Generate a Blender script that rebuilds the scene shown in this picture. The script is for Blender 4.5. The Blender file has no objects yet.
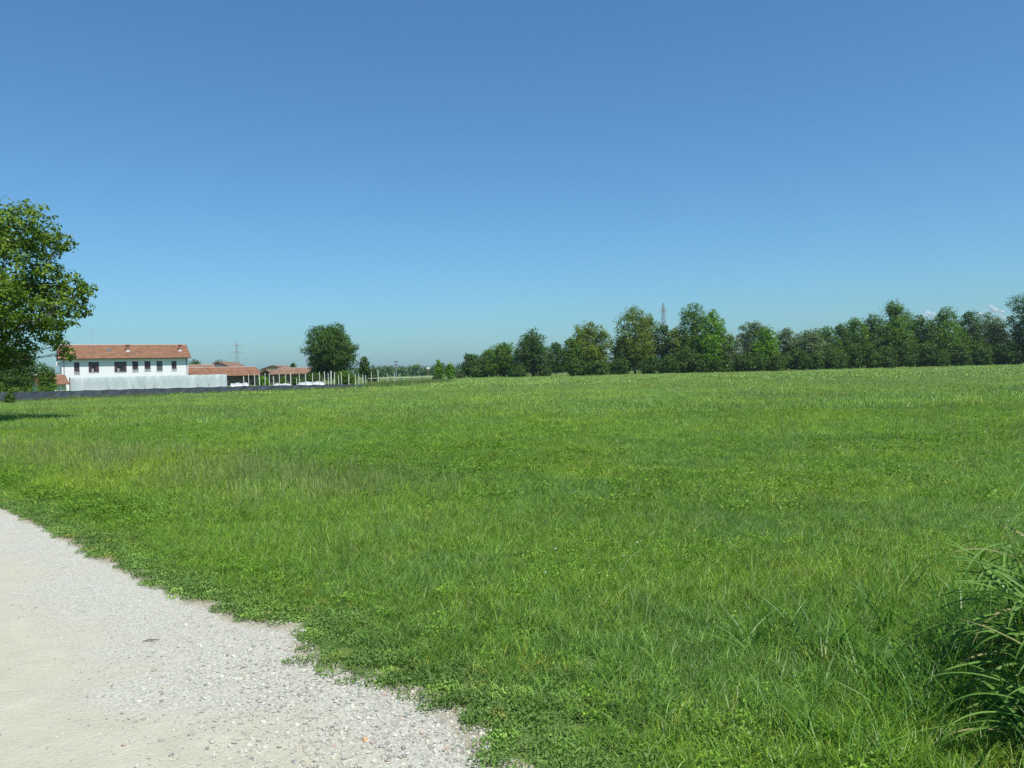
import bpy, bmesh, math
import numpy as np
from mathutils import Vector, Matrix
sc = bpy.context.scene
COL = sc.collection
R = math.radians
rng = np.random.default_rng(7)

# ------------------------------------------------------------------ camera
F = 796.0
PITCH, ROLL, EYE = R(0.90), R(1.40), 1.6
f_ = Vector((0, math.cos(PITCH), -math.sin(PITCH)))
u0 = Vector((0, math.sin(PITCH), math.cos(PITCH)))
r0 = Vector((1, 0, 0))
u_ = u0 * math.cos(ROLL) + r0 * math.sin(ROLL)
r_ = r0 * math.cos(ROLL) - u0 * math.sin(ROLL)
cam_d = bpy.data.cameras.new("camera")
cam = bpy.data.objects.new("camera", cam_d)
COL.objects.link(cam)
cam.matrix_world = Matrix(((r_.x, u_.x, -f_.x, 0), (r_.y, u_.y, -f_.y, 0), (r_.z, u_.z, -f_.z, EYE), (0, 0, 0, 1)))
cam_d.sensor_width = 36
cam_d.lens = 36 * F / 1024
cam_d.clip_start = 0.05
cam_d.clip_end = 40000
sc.camera = cam

# ------------------------------------------------------------------ world, sun, exposure
SUN_EL = R(62)
SX, SY = 0.6, -0.8                       # horizontal direction towards the sun
w = bpy.data.worlds.new("World"); sc.world = w; w.use_nodes = True
nt = w.node_tree
sky = nt.nodes.new("ShaderNodeTexSky")
sky.sky_type = 'NISHITA'; sky.sun_disc = False
sky.sun_elevation = SUN_EL
sky.sun_rotation = math.atan2(SX, SY)
sky.altitude = 150; sky.air_density = 1.1; sky.dust_density = 0.85; sky.ozone_density = 1.5
bgn = nt.nodes["Background"]
bgn.inputs[1].default_value = 0.085
hs = nt.nodes.new("ShaderNodeMix"); hs.data_type = 'RGBA'; hs.blend_type = 'MULTIPLY'; hs.inputs[0].default_value = 1
nt.links.new(sky.outputs[0], hs.inputs[6]); hs.inputs[7].default_value = (.55, .95, 1.225, 1)      # the camera's cool white balance
nt.links.new(hs.outputs[2], bgn.inputs[0])
sl = bpy.data.lights.new("sun", 'SUN'); sl.energy = 4.6; sl.angle = R(0.53); sl.color = (1, .965, .90)
so = bpy.data.objects.new("sun", sl); COL.objects.link(so)
sd = Vector((SX * math.cos(SUN_EL), SY * math.cos(SUN_EL), math.sin(SUN_EL)))
so.rotation_euler = sd.to_track_quat('Z', 'Y').to_euler()
so.location = (0, 0, 60)
vs = sc.view_settings
vs.view_transform = 'Standard'; vs.look = 'None'; vs.gamma = 1; vs.exposure = 0.35
vs.use_curve_mapping = False
cy = sc.cycles
cy.max_bounces = 6; cy.diffuse_bounces = 3; cy.glossy_bounces = 2; cy.transmission_bounces = 4
cy.transparent_max_bounces = 24; cy.volume_bounces = 0
cy.use_denoising = False

# ------------------------------------------------------------------ helpers
def ray(px, py):
    return f_ + r_ * ((px - 512) / F) - u_ * ((py - 384) / F)
def at(px, py, Y):                       # the point seen at that pixel at depth Y
    d = ray(px, py); k = Y / d.y
    return Vector((d.x * k, Y, EYE + d.z * k))
def gnd(px, py):
    d = ray(px, py); k = -EYE / d.z
    return Vector((d.x * k, d.y * k, 0))
def hgt(px, py, Y): return at(px, py, Y).z
def hor(px): return 384 - 0.0244 * px

def tag(o, label=None, cat=None, group=None, kind=None):
    if label: o['label'] = label
    if cat: o['category'] = cat
    if group: o['group'] = group
    if kind: o['kind'] = kind
    return o
def empty(name, loc, rz=0):
    o = bpy.data.objects.new(name, None); COL.objects.link(o)
    o.location = loc; o.rotation_euler = (0, 0, rz); o.empty_display_size = .2
    return o
def link_mesh(name, me, parent=None, loc=None):
    o = bpy.data.objects.new(name, me); COL.objects.link(o)
    if parent is not None: o.parent = parent
    if loc is not None: o.location = loc
    return o
def np_mesh(name, V, nper, mats, attrs=None, smooth=False, link=True, parent=None):
    """V: (n*nper,3) verts, one face per nper consecutive verts"""
    V = np.asarray(V, np.float32); n = len(V) // nper
    me = bpy.data.meshes.new(name)
    me.vertices.add(len(V)); me.vertices.foreach_set("co", V.ravel())
    me.loops.add(len(V)); me.loops.foreach_set("vertex_index", np.arange(len(V), dtype=np.int32))
    me.polygons.add(n)
    me.polygons.foreach_set("loop_start", np.arange(n, dtype=np.int32) * nper)
    me.polygons.foreach_set("loop_total", np.full(n, nper, np.int32))
    me.materials.append(mats)
    for k, a in (attrs or {}).items():
        at_ = me.attributes.new(k, 'FLOAT', 'POINT'); at_.data.foreach_set("value", np.asarray(a, np.float32))
    me.update(calc_edges=True)
    if not link: return me
    return link_mesh(name, me, parent)

class MB:
    """collects boxes / prisms / tubes and links them as one mesh"""
    def __init__(s): s.v = []; s.f = []
    def poly(s, pts):
        b = len(s.v); s.v += [tuple(p) for p in pts]; s.f.append(tuple(range(b, b + len(pts))))
    def box(s, a, b, M=None):
        x0, y0, z0 = a; x1, y1, z1 = b
        P = [(x0,y0,z0),(x1,y0,z0),(x1,y1,z0),(x0,y1,z0),(x0,y0,z1),(x1,y0,z1),(x1,y1,z1),(x0,y1,z1)]
        if M is not None: P = [tuple(M @ Vector(p)) for p in P]
        n = len(s.v); s.v += P
        s.f += [tuple(n + i for i in q) for q in ((0,3,2,1),(4,5,6,7),(0,1,5,4),(1,2,6,5),(2,3,7,6),(3,0,4,7))]
    def prism(s, prof, x0, x1):
        """profile of (y,z), extruded along x"""
        n = len(s.v); k = len(prof)
        s.v += [(x0, y, z) for y, z in prof] + [(x1, y, z) for y, z in prof]
        s.f.append(tuple(n + i for i in range(k))[::-1]); s.f.append(tuple(n + k + i for i in range(k)))
        for i in range(k):
            j = (i + 1) % k
            s.f.append((n + i, n + j, n + k + j, n + k + i))
    def tube(s, pts, rad, seg=6):
        pts = [Vector(p) for p in pts]; n = len(s.v)
        for i, p in enumerate(pts):
            t = (pts[min(i + 1, len(pts) - 1)] - pts[max(i - 1, 0)]).normalized()
            a = t.cross(Vector((0, 1, 0.01)) if abs(t.y) < .9 else Vector((1, 0, 0))).normalized(); b = t.cross(a)
            r = rad[i] if hasattr(rad, '__len__') else rad
            for k in range(seg):
                q = 2 * math.pi * k / seg
                s.v.append(tuple(p + a * (r * math.cos(q)) + b * (r * math.sin(q))))
        for i in range(len(pts) - 1):
            for k in range(seg):
                a0 = n + i * seg + k; a1 = n + i * seg + (k + 1) % seg
                s.f.append((a0, a1, a1 + seg, a0 + seg))
        s.f.append(tuple(n + k for k in range(seg))[::-1]); s.f.append(tuple(n + (len(pts) - 1) * seg + k for k in range(seg)))
    def build(s, name, m, parent=None, smooth=False, loc=None):
        me = bpy.data.meshes.new(name); me.from_pydata(s.v, [], s.f); me.materials.append(m); me.update()
        if smooth: me.polygons.foreach_set("use_smooth", [True] * len(me.polygons))
        return link_mesh(name, me, parent, loc)

def vnoise(x, y, scale, seed=0):
    """smooth value noise in 0..1, numpy"""
    g = np.random.default_rng(seed).random((256, 256))
    X = np.asarray(x) / scale + 1000.5; Y = np.asarray(y) / scale + 1000.5
    i = np.floor(X).astype(int); j = np.floor(Y).astype(int); fx = X - i; fy = Y - j
    fx = fx * fx * (3 - 2 * fx); fy = fy * fy * (3 - 2 * fy)
    a = g[i % 256, j % 256]; b = g[(i + 1) % 256, j % 256]; c = g[i % 256, (j + 1) % 256]; d = g[(i + 1) % 256, (j + 1) % 256]
    return (a * (1 - fx) + b * fx) * (1 - fy) + (c * (1 - fx) + d * fx) * fy
def fbm(x, y, scale, seed=0, o=3):
    t = 0; n = 0
    for k in range(o):
        t = t + vnoise(x, y, scale / 2 ** k, seed + k) * .5 ** k; n += .5 ** k
    return t / n

# ------------------------------------------------------------------ materials
def newmat(name):
    m = bpy.data.materials.new(name); m.use_nodes = True
    return m, m.node_tree, m.node_tree.nodes["Principled BSDF"]
def N(nt, t, **kw):
    n = nt.nodes.new(t)
    for k, v in kw.items(): setattr(n, k, v)
    return n
def ramp(nt, fac, stops):
    r = N(nt, "ShaderNodeValToRGB"); cr = r.color_ramp
    while len(cr.elements) < len(stops): cr.elements.new(0.5)
    for e, (p, c) in zip(cr.elements, stops): e.position = p; e.color = (*c, 1)
    nt.links.new(fac, r.inputs[0]); return r.outputs[0]
def mixc(nt, fac, a, b, mode='MIX'):
    m = N(nt, "ShaderNodeMix", data_type='RGBA', blend_type=mode)
    for s, v in ((m.inputs[0], fac), (m.inputs[6], a), (m.inputs[7], b)):
        if hasattr(v, 'links'): nt.links.new(v, s)
        elif isinstance(v, tuple): s.default_value = (*v, 1)
        else: s.default_value = v
    return m.outputs[2]
def noise(nt, scale, detail=4, vec=None, rough=.55):
    n = N(nt, "ShaderNodeTexNoise"); n.inputs['Scale'].default_value = scale; n.inputs['Detail'].default_value = detail
    n.inputs['Roughness'].default_value = rough
    if vec is not None: nt.links.new(vec, n.inputs['Vector'])
    return n.outputs[0]
def plain(name, c, rough=.8, var=.12, scale=3.0, metal=0):
    m, nt, b = newmat(name)
    g = N(nt, "ShaderNodeNewGeometry").outputs['Position']
    n = noise(nt, scale, 5, g)
    lo = tuple(x * (1 - var) for x in c); hi = tuple(min(1, x * (1 + var)) for x in c)
    nt.links.new(ramp(nt, n, [(.3, lo), (.7, hi)]), b.inputs['Base Color'])
    b.inputs['Roughness'].default_value = rough; b.inputs['Metallic'].default_value = metal
    return m
def leafmat(name, dark, light, gloss=.45, trans=.3, tint=False, soft=0):
    """leaf or blade: colour between two by per-leaf attribute lv, part of the light passes through"""
    m, nt, b = newmat(name)
    a = N(nt, "ShaderNodeAttribute", attribute_type='GEOMETRY', attribute_name='lv')
    c = mixc(nt, a.outputs['Fac'], dark, light)
    if tint:
        t = N(nt, "ShaderNodeAttribute", attribute_type='INSTANCER', attribute_name='tint')
        c = mixc(nt, 1.0, c, t.outputs['Color'], 'MULTIPLY')
    nt.links.new(c, b.inputs['Base Color'])
    b.inputs['Roughness'].default_value = gloss
    b.inputs['Specular IOR Level'].default_value = .35 if tint or soft else .16
    tr = N(nt, "ShaderNodeBsdfTranslucent")
    if soft:
        gn = N(nt, "ShaderNodeNewGeometry").outputs['Normal']
        v1 = N(nt, "ShaderNodeVectorMath", operation='ADD'); nt.links.new(gn, v1.inputs[0]); v1.inputs[1].default_value = (0, 0, soft)
        v2 = N(nt, "ShaderNodeVectorMath", operation='NORMALIZE'); nt.links.new(v1.outputs[0], v2.inputs[0])
        nt.links.new(v2.outputs[0], b.inputs['Normal'])
    tc = mixc(nt, 1.0, c, (1.15, 1.25, .55), 'MULTIPLY')
    nt.links.new(tc, tr.inputs[0])
    mx = N(nt, "ShaderNodeMixShader"); mx.inputs[0].default_value = trans
    nt.links.new(b.outputs[0], mx.inputs[1]); nt.links.new(tr.outputs[0], mx.inputs[2])
    nt.links.new(mx.outputs[0], nt.nodes["Material Output"].inputs[0])
    return m

M_blade = leafmat("grass_blade", (.060, .155, .010), (.265, .415, .043), .42, .35, True, .6)
M_clover = leafmat("clover_leaf", (.10, .23, .010), (.25, .42, .035), .5, .3, True, .3)
M_mat = leafmat("knotweed_leaf", (.08, .165, .03), (.19, .31, .06), .6, .25, True)
M_stalk = leafmat("grass_seed_stalk", (.17, .25, .06), (.32, .38, .13), .6, .3, True)
M_reed = leafmat("sorghum_leaf", (.028, .085, .012), (.16, .29, .055), .42, .22)
M_reeddry = leafmat("dry_sorghum_leaf", (.14, .13, .05), (.30, .30, .13), .7, .2)
M_rib = plain("leaf_midrib", (.35, .48, .22), .5)
M_bark = plain("bark", (.13, .10, .075), .9, .35, 6)
M_barkpale = plain("pale_bark", (.30, .28, .22), .9, .35, 4)
SP = {   # crown colours by kind
 'dark':   leafmat("leaf_dark", (.028, .072, .010), (.10, .185, .024)),
 'green':  leafmat("leaf_green", (.042, .105, .008), (.15, .27, .02)),
 'yellow': leafmat("leaf_yellowish", (.065, .12, .010), (.225, .29, .03)),
 'grey':   leafmat("leaf_silvery", (.065, .115, .04), (.20, .265, .11)),
 'walnut': leafmat("leaf_walnut", (.05, .11, .010), (.20, .30, .03)),
 'bright': leafmat("leaf_bright", (.06, .155, .008), (.19, .36, .02)),
}

# field soil and turf
def m_field():
    m, nt, b = newmat("field_turf")
    g = N(nt, "ShaderNodeNewGeometry").outputs['Position']
    n1 = noise(nt, .06, 6, g); n2 = noise(nt, 1.1, 6, g); n3 = noise(nt, 30, 5, g)
    c = ramp(nt, n2, [(.3, (.09, .15, .03)), (.7, (.14, .21, .05))])
    c = mixc(nt, .45, c, ramp(nt, n1, [(.35, (.07, .135, .035)), (.65, (.15, .20, .055))]))
    c = mixc(nt, .35, c, ramp(nt, n3, [(.3, (.04, .07, .02)), (.7, (.13, .17, .05))]))
    nt.links.new(c, b.inputs['Base Color']); b.inputs['Roughness'].default_value = .95
    b.inputs['Specular IOR Level'].default_value = .1
    bp = N(nt, "ShaderNodeBump"); bp.inputs['Strength'].default_value = .5; bp.inputs['Distance'].default_value = .03
    nt.links.new(n3, bp.inputs['Height']); nt.links.new(bp.outputs[0], b.inputs['Normal'])
    return m
def m_road():
    m, nt, b = newmat("gravel_track")
    g = N(nt, "ShaderNodeNewGeometry").outputs['Position']
    big = noise(nt, .55, 4, g); mid = noise(nt, 5, 6, g); fine = noise(nt, 70, 6, g, .7)
    v = N(nt, "ShaderNodeTexVoronoi"); v.inputs['Scale'].default_value = 95; nt.links.new(g, v.inputs['Vector'])
    v2 = N(nt, "ShaderNodeTexVoronoi"); v2.inputs['Scale'].default_value = 42; nt.links.new(g, v2.inputs['Vector'])
    dirt = ramp(nt, mid, [(.28, (.385, .365, .275)), (.72, (.445, .425, .325))])
    ston = ramp(nt, v.outputs['Color'], [(.1, (.29, .285, .235)), (.55, (.42, .41, .34)), (.95, (.51, .50, .43))])
    mp = N(nt, "ShaderNodeMapping"); mp.inputs['Rotation'].default_value = (0, 0, R(47)); mp.inputs['Scale'].default_value = (.28, 1.5, 1); nt.links.new(g, mp.inputs[0])
    run = noise(nt, .9, 5, mp.outputs[0])                                   # wheel runs along the track
    av = N(nt, "ShaderNodeMath", operation='ADD'); nt.links.new(big, av.inputs[0]); nt.links.new(run, av.inputs[1])
    hf = N(nt, "ShaderNodeMath", operation='MULTIPLY'); nt.links.new(av.outputs[0], hf.inputs[0]); hf.inputs[1].default_value = .5
    ac = N(nt, "ShaderNodeAttribute", attribute_type='GEOMETRY', attribute_name='across')      # gravel lies loose near the verge
    ml = N(nt, "ShaderNodeMath", operation='MULTIPLY_ADD'); nt.links.new(ac.outputs['Fac'], ml.inputs[0]); ml.inputs[1].default_value = -.75; nt.links.new(hf.outputs[0], ml.inputs[2])
    f1 = ramp(nt, ml.outputs[0], [(.345, (.04, .04, .04)), (.435, (.95, .95, .95))])
    c = mixc(nt, f1, dirt, ston)
    c = mixc(nt, ramp(nt, fine, [(.33, (.55, .55, .55)), (.45, (0, 0, 0))]), c, (.27, .26, .22))
    # bare brownish soil and dry litter in a ragged ribbon where the verge begins
    ea = N(nt, "ShaderNodeMath", operation='MULTIPLY_ADD'); nt.links.new(mid, ea.inputs[0]); ea.inputs[1].default_value = .05; nt.links.new(ac.outputs['Fac'], ea.inputs[2])
    c = mixc(nt, ramp(nt, ea.outputs[0], [(.05, (.8, .8, .8)), (.068, (0, 0, 0))]), c, (.28, .245, .165))
    nt.links.new(c, b.inputs['Base Color']); b.inputs['Roughness'].default_value = .95
    b.inputs['Specular IOR Level'].default_value = .15
    ad = N(nt, "ShaderNodeMath", operation='ADD'); nt.links.new(fine, ad.inputs[0]); nt.links.new(v2.outputs['Distance'], ad.inputs[1])
    bp = N(nt, "ShaderNodeBump"); bp.inputs['Strength'].default_value = .55; bp.inputs['Distance'].default_value = .008
    nt.links.new(ad.outputs[0], bp.inputs['Height'])
    bp2 = N(nt, "ShaderNodeBump"); bp2.inputs['Strength'].default_value = .3; bp2.inputs['Distance'].default_value = .04
    nt.links.new(mid, bp2.inputs['Height']); nt.links.new(bp.outputs[0], bp2.inputs['Normal'])
    nt.links.new(bp2.outputs[0], b.inputs['Normal'])
    return m
def m_tiles(name, a, b_, sc_=1.0):
    m, nt, b = newmat(name)
    g = N(nt, "ShaderNodeTexCoord").outputs['Object']
    wv = N(nt, "ShaderNodeTexWave"); wv.wave_type = 'BANDS'; wv.bands_direction = 'X'
    wv.inputs['Scale'].default_value = 1.3; nt.links.new(g, wv.inputs['Vector'])
    n = noise(nt, .9 * sc_, 6, g, .7); n2 = noise(nt, 6, 4, g)
    c = ramp(nt, n, [(.32, tuple(x * .7 for x in a)), (.5, b_), (.68, tuple(x * 1.45 for x in b_))])
    c = mixc(nt, .35, c, ramp(nt, n2, [(.35, tuple(x * .55 for x in a)), (.65, b_)]))
    nt.links.new(c, b.inputs['Base Color']); b.inputs['Roughness'].default_value = .85
    bp = N(nt, "ShaderNodeBump"); bp.inputs['Strength'].default_value = .5; bp.inputs['Distance'].default_value = .05
    nt.links.new(wv.outputs[1], bp.inputs['Height']); nt.links.new(bp.outputs[0], b.inputs['Normal'])
    return m
M_field = m_field(); M_road = m_road()
M_tile = m_tiles("roof_tiles", (.135, .066, .035), (.225, .108, .055))
M_tile2 = m_tiles("old_roof_tiles", (.155, .088, .052), (.235, .135, .08))
M_white = plain("white_render", (.80, .79, .77), .85, .04, .6)
M_cream = plain("cream_render", (.62, .60, .54), .85, .08, .6)
M_ridge = plain("pale_ridge", (.40, .31, .25), .8)
M_wood = plain("dark_wood", (.09, .05, .035), .7, .25, 4)
M_barnwall = plain("brown_boards", (.16, .12, .08), .85, .25, 3)
M_pane = plain("window_glass", (.035, .03, .04), .08, .1)
M_curt = plain("curtain", (.38, .36, .36), .8)
M_shut = plain("maroon_shutter", (.075, .035, .045), .6)
M_shut2 = plain("grey_shutter", (.10, .11, .13), .6)
M_trim = plain("white_trim", (.74, .73, .70), .6, .05)
M_brick = plain("chimney_brick", (.24, .12, .08), .85, .25, 8)
M_galv = plain("galvanised_steel", (.30, .33, .35), .5, .1, 2)
M_net = plain("dark_shade_cloth", (.055, .07, .085), .75, .3, 1.5)
M_post = plain("pale_post", (.60, .62, .52), .8, .12, 3)
M_sheet = plain("white_plastic", (.40, .42, .42), .4, .06, 1)
M_stone = plain("pale_stone", (.55, .53, .48), .9, .12, 30)
M_brickfrag = plain("brick_fragment", (.55, .33, .17), .9, .15, 40)
M_pinkstone = plain("pinkish_stone", (.42, .35, .31), .9, .12, 30)
M_twig = plain("twig_bark", (.12, .10, .075), .9, .2, 40)
def m_film():
    m, nt, b = newmat("greenhouse_film")
    g = N(nt, "ShaderNodeTexCoord").outputs['Object']
    mp = N(nt, "ShaderNodeMapping"); mp.inputs['Scale'].default_value = (1.2, .1, .12); nt.links.new(g, mp.inputs[0])
    n = noise(nt, .9, 4, mp.outputs[0])
    nt.links.new(ramp(nt, n, [(.35, (.42, .47, .47)), (.6, (.50, .55, .545)), (.75, (.66, .68, .66))]), b.inputs['Base Color'])
    b.inputs['Roughness'].default_value = .5
    return m
M_film = m_film()
def m_pebble():
    m, nt, b = newmat("pebble")
    t = N(nt, "ShaderNodeAttribute", attribute_type='INSTANCER', attribute_name='tint')
    g = N(nt, "ShaderNodeNewGeometry").outputs['Position']
    c = mixc(nt, 1.0, t.outputs['Color'], ramp(nt, noise(nt, 90, 3, g), [(.3, (.85, .85, .85)), (.7, (1.1, 1.1, 1.1))]), 'MULTIPLY')
    nt.links.new(c, b.inputs['Base Color']); b.inputs['Roughness'].default_value = .85
    return m
M_peb = m_pebble()

# ------------------------------------------------------------------ setting: field and track
mb = MB(); S = 5800
mb.poly([(-S, -60, 0), (S, -60, 0), (S, S, 0), (-S, S, 0)])
tag(mb.build("field", M_field), kind='structure')

EP = [(0,507),(30,520),(75,543),(120,568),(160,590),(200,603),(240,621),(275,626),(303,628),(298,641),(306,658),(340,670),(372,684),(395,694),(430,704),(468,722),(468,745),(488,768)]
edge = [gnd(*p) for p in EP]
edge = [Vector((-62, 64, 0)), Vector((-40, 42, 0)), Vector((-20, 22.6, 0))] + edge + [Vector((1.0, 2.2, 0)), Vector((3.2, -.2, 0)), Vector((22, -22, 0))]
E = np.array([(p.x, p.y) for p in edge])
def edist(x, y):
    """signed distance to the track's right edge: + on the field side"""
    x = np.asarray(x, float); y = np.asarray(y, float); best = np.full(x.shape, 1e9); sg = np.ones(x.shape)
    for a, b in zip(E[:-1], E[1:]):
        d = b - a; L = (d ** 2).sum(); t = np.clip(((x - a[0]) * d[0] + (y - a[1]) * d[1]) / L, 0, 1)
        px = a[0] + t * d[0]; py = a[1] + t * d[1]; q = np.hypot(x - px, y - py)
        c = d[0] * (y - a[1]) - d[1] * (x - a[0])
        m = q < best - 1e-9; best = np.where(m, q, best); sg = np.where(m, np.sign(c), sg)
    return best * sg
# the track: its field-side edge resampled finely and frayed, pushed 0.25 m under the verge
P = []
for a, b in zip(E[:-1], E[1:]):
    n = max(1, int(np.hypot(*(b - a)) / .06)) if np.hypot(*a) < 16 else max(1, int(np.hypot(*(b - a)) / .8))
    for k in range(n): P.append(a + (b - a) * k / n)
P.append(E[-1]); P = np.array(P)
nrm = np.array([.68, .73])
far = np.array([-.68, -.73]) * 4.6
mb = MB()
jit = (fbm(P[:, 0], P[:, 1], .35, 3) - .5) * .14 + .12
near_ = P + nrm * jit[:, None]
base = [(-66, 60), (26, -26)]
# straight reference line parallel to the edge for the left border
lx = np.linspace(0, 1, len(P))[:, None]
line = E[0] + (E[-1] - E[0]) * lx
for i in range(len(P) - 1):
    pa, pb = P[i] + far, P[i + 1] + far
    mb.poly([(near_[i][0], near_[i][1], .004), (pa[0], pa[1], .004), (pb[0], pb[1], .004), (near_[i + 1][0], near_[i + 1][1], .004)])
o = mb.build("track", M_road); tag(o, kind='structure')
av_ = o.data.attributes.new("across", 'FLOAT', 'POINT'); av_.data.foreach_set("value", np.array([0, 1, 1, 0] * (len(P) - 1), np.float32))

# ------------------------------------------------------------------ instanced ground cover (stuff)
def protos_collection(name, meshes):
    c = bpy.data.collections.new(name)
    for k, me in enumerate(meshes):
        c.objects.link(bpy.data.objects.new(f"{name}_{chr(97 + k)}", me))
    return c
def scatter(name, xyz, rot, scl, idx, tint, coll):
    me = bpy.data.meshes.new(name); n = len(xyz)
    me.vertices.add(n); me.vertices.foreach_set("co", np.asarray(xyz, np.float32).ravel())
    for nm, ty, key, arr in (("rot", 'FLOAT_VECTOR', "vector", rot), ("scl", 'FLOAT_VECTOR', "vector", scl), ("idx", 'INT', "value", idx), ("tint", 'FLOAT_VECTOR', "vector", tint)):
        a = me.attributes.new(nm, ty, 'POINT')
        a.data.foreach_set(key, np.asarray(arr, np.int32 if ty == 'INT' else np.float32).ravel())
    o = link_mesh(name, me)
    ng = bpy.data.node_groups.new(name, 'GeometryNodeTree')
    ng.interface.new_socket("Geometry", in_out='INPUT', socket_type='NodeSocketGeometry')
    ng.interface.new_socket("Geometry", in_out='OUTPUT', socket_type='NodeSocketGeometry')
    gi = ng.nodes.new("NodeGroupInput"); go = ng.nodes.new("NodeGroupOutput")
    ip = ng.nodes.new("GeometryNodeInstanceOnPoints"); ci = ng.nodes.new("GeometryNodeCollectionInfo")
    ci.inputs['Collection'].default_value = coll
    ci.inputs['Separate Children'].default_value = True; ci.inputs['Reset Children'].default_value = True
    L = ng.links.new
    def na(nm, ty):
        q = ng.nodes.new("GeometryNodeInputNamedAttribute"); q.data_type = ty; q.inputs[0].default_value = nm
        return [s for s in q.outputs if s.enabled and s.name == 'Attribute'][0]
    L(gi.outputs[0], ip.inputs['Points']); L(ci.outputs[0], ip.inputs['Instance'])
    ip.inputs['Pick Instance'].default_value = True
    L(na("idx", 'INT'), ip.inputs['Instance Index'])
    er = ng.nodes.new("FunctionNodeEulerToRotation"); L(na("rot", 'FLOAT_VECTOR'), er.inputs[0])
    L(er.outputs[0], ip.inputs['Rotation']); L(na("scl", 'FLOAT_VECTOR'), ip.inputs['Scale'])
    L(ip.outputs[0], go.inputs[0])
    md = o.modifiers.new("scatter", 'NODES'); md.node_group = ng
    return o

def blades(n, rad, h0, h1, wid, lean, seed, segs=3):
    """tuft of n tapered bending blades: quads per blade; returns verts (n*segs*4) and lv"""
    g = np.random.default_rng(seed); V = []; A = []
    for i in range(n):
        a = g.random() * 6.283; rr = rad * math.sqrt(g.random()); bx, by = rr * math.cos(a), rr * math.sin(a)
        h = h0 + (h1 - h0) * g.random(); w_ = wid * (.6 + .8 * g.random())
        la = g.random() * 6.283; le = lean * (.25 + 1.2 * g.random())
        fa = g.random() * 3.1416; dx, dy = math.cos(fa), math.sin(fa)
        lv = g.random() ** 1.3
        pr = []
        for s in range(segs + 1):
            t = s / segs; k = h * le * t ** 1.8
            ww = w_ * (1 - t ** 1.6) * .5 + w_ * .04
            cx, cy_, cz = bx + math.cos(la) * k, by + math.sin(la) * k, h * t * (1 - .25 * le * t)
            pr.append(((cx - dx * ww, cy_ - dy * ww, cz), (cx + dx * ww, cy_ + dy * ww, cz)))
        for s in range(segs):
            V += [pr[s][0], pr[s][1], pr[s + 1][1], pr[s + 1][0]]; A += [lv] * 4
    return V, A
def leaflets(n, rad, h, size, seed, tilt=.8, long=1.3):
    g = np.random.default_rng(seed); V = []; A = []
    for i in range(n):
        a = g.random() * 6.283; rr = rad * math.sqrt(g.random()); z = h * (.3 + .7 * g.random()) * (1 - .35 * rr / rad)
        c = Vector((rr * math.cos(a), rr * math.sin(a), z)); s = size * (.6 + .8 * g.random())
        nrm_ = Vector((g.normal() * tilt, g.normal() * tilt, 1)).normalized()
        t = nrm_.cross(Vector((math.cos(a * 3), math.sin(a * 3), 0))).normalized(); b = nrm_.cross(t)
        lv = g.random()
        V += [c - t * s * .5 * long, c + b * s * .42 - t * s * .05, c + t * s * .5 * long, c - b * s * .42 - t * s * .05]; A += [lv] * 4
    return V, A
def stalks(n, rad, h, seed):
    g = np.random.default_rng(seed); V = []; A = []
    for i in range(n):
        a = g.random() * 6.283; rr = rad * math.sqrt(g.random()); bx, by = rr * math.cos(a), rr * math.sin(a)
        hh = h * (.6 + .5 * g.random()); la = g.random() * 6.283; le = .25 * g.random(); fa = g.random() * 3.14
        lv = g.random(); pr = []
        for t, ww in ((0, .0014), (.5, .0012), (.78, .001), (.84, .0035), (.93, .004), (1, .0008)):
            k = hh * le * t * t
            cx, cy_ = bx + math.cos(la) * k, by + math.sin(la) * k
            pr.append(((cx - math.cos(fa) * ww, cy_ - math.sin(fa) * ww, hh * t), (cx + math.cos(fa) * ww, cy_ + math.sin(fa) * ww, hh * t)))
        for s in range(5):
            V += [pr[s][0], pr[s][1], pr[s + 1][1], pr[s + 1][0]]; A += [lv] * 4
    return V, A
def PM(name, VA, m): return np_mesh(name, [tuple(v) for v in VA[0]], 4, m, {'lv': VA[1]}, link=False)

near = [PM("grass_tuft", blades(26, .055, .04, .13, .0044, .8, s), M_blade) for s in range(5)]
mid = [PM("grass_tuft", blades(56, .15, .04, .15, .0075, .9, 20 + s), M_blade) for s in range(4)]
farm = [PM("grass_tuft", blades(80, .42, .10, .22, .018, .5, 40 + s, 2), M_blade) for s in range(4)]
vfar = [PM("grass_tuft", blades(130, 1.4, .07, .16, .055, .5, 60 + s, 2), M_blade) for s in range(3)]
C_grass = protos_collection("grass_tuft", near + mid + farm + vfar)
C_clov = protos_collection("clover_tuft", [PM("clover_tuft", leaflets(56, .06, .08, .0105, s, .5, 1.2), M_clover) for s in range(3)]
                           + [PM("clover_tuft", leaflets(80, .16, .13, .022, 9 + s, .5, 1.2), M_clover) for s in range(2)])
C_mat = protos_collection("knotweed", [PM("knotweed", leaflets(130, .07, .03, .0078, s, .7, 1.9), M_mat) for s in range(4)])
C_stk = protos_collection("seed_stalk", [PM("seed_stalk", stalks(16, .2, .40, s), M_stalk) for s in range(3)])

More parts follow.
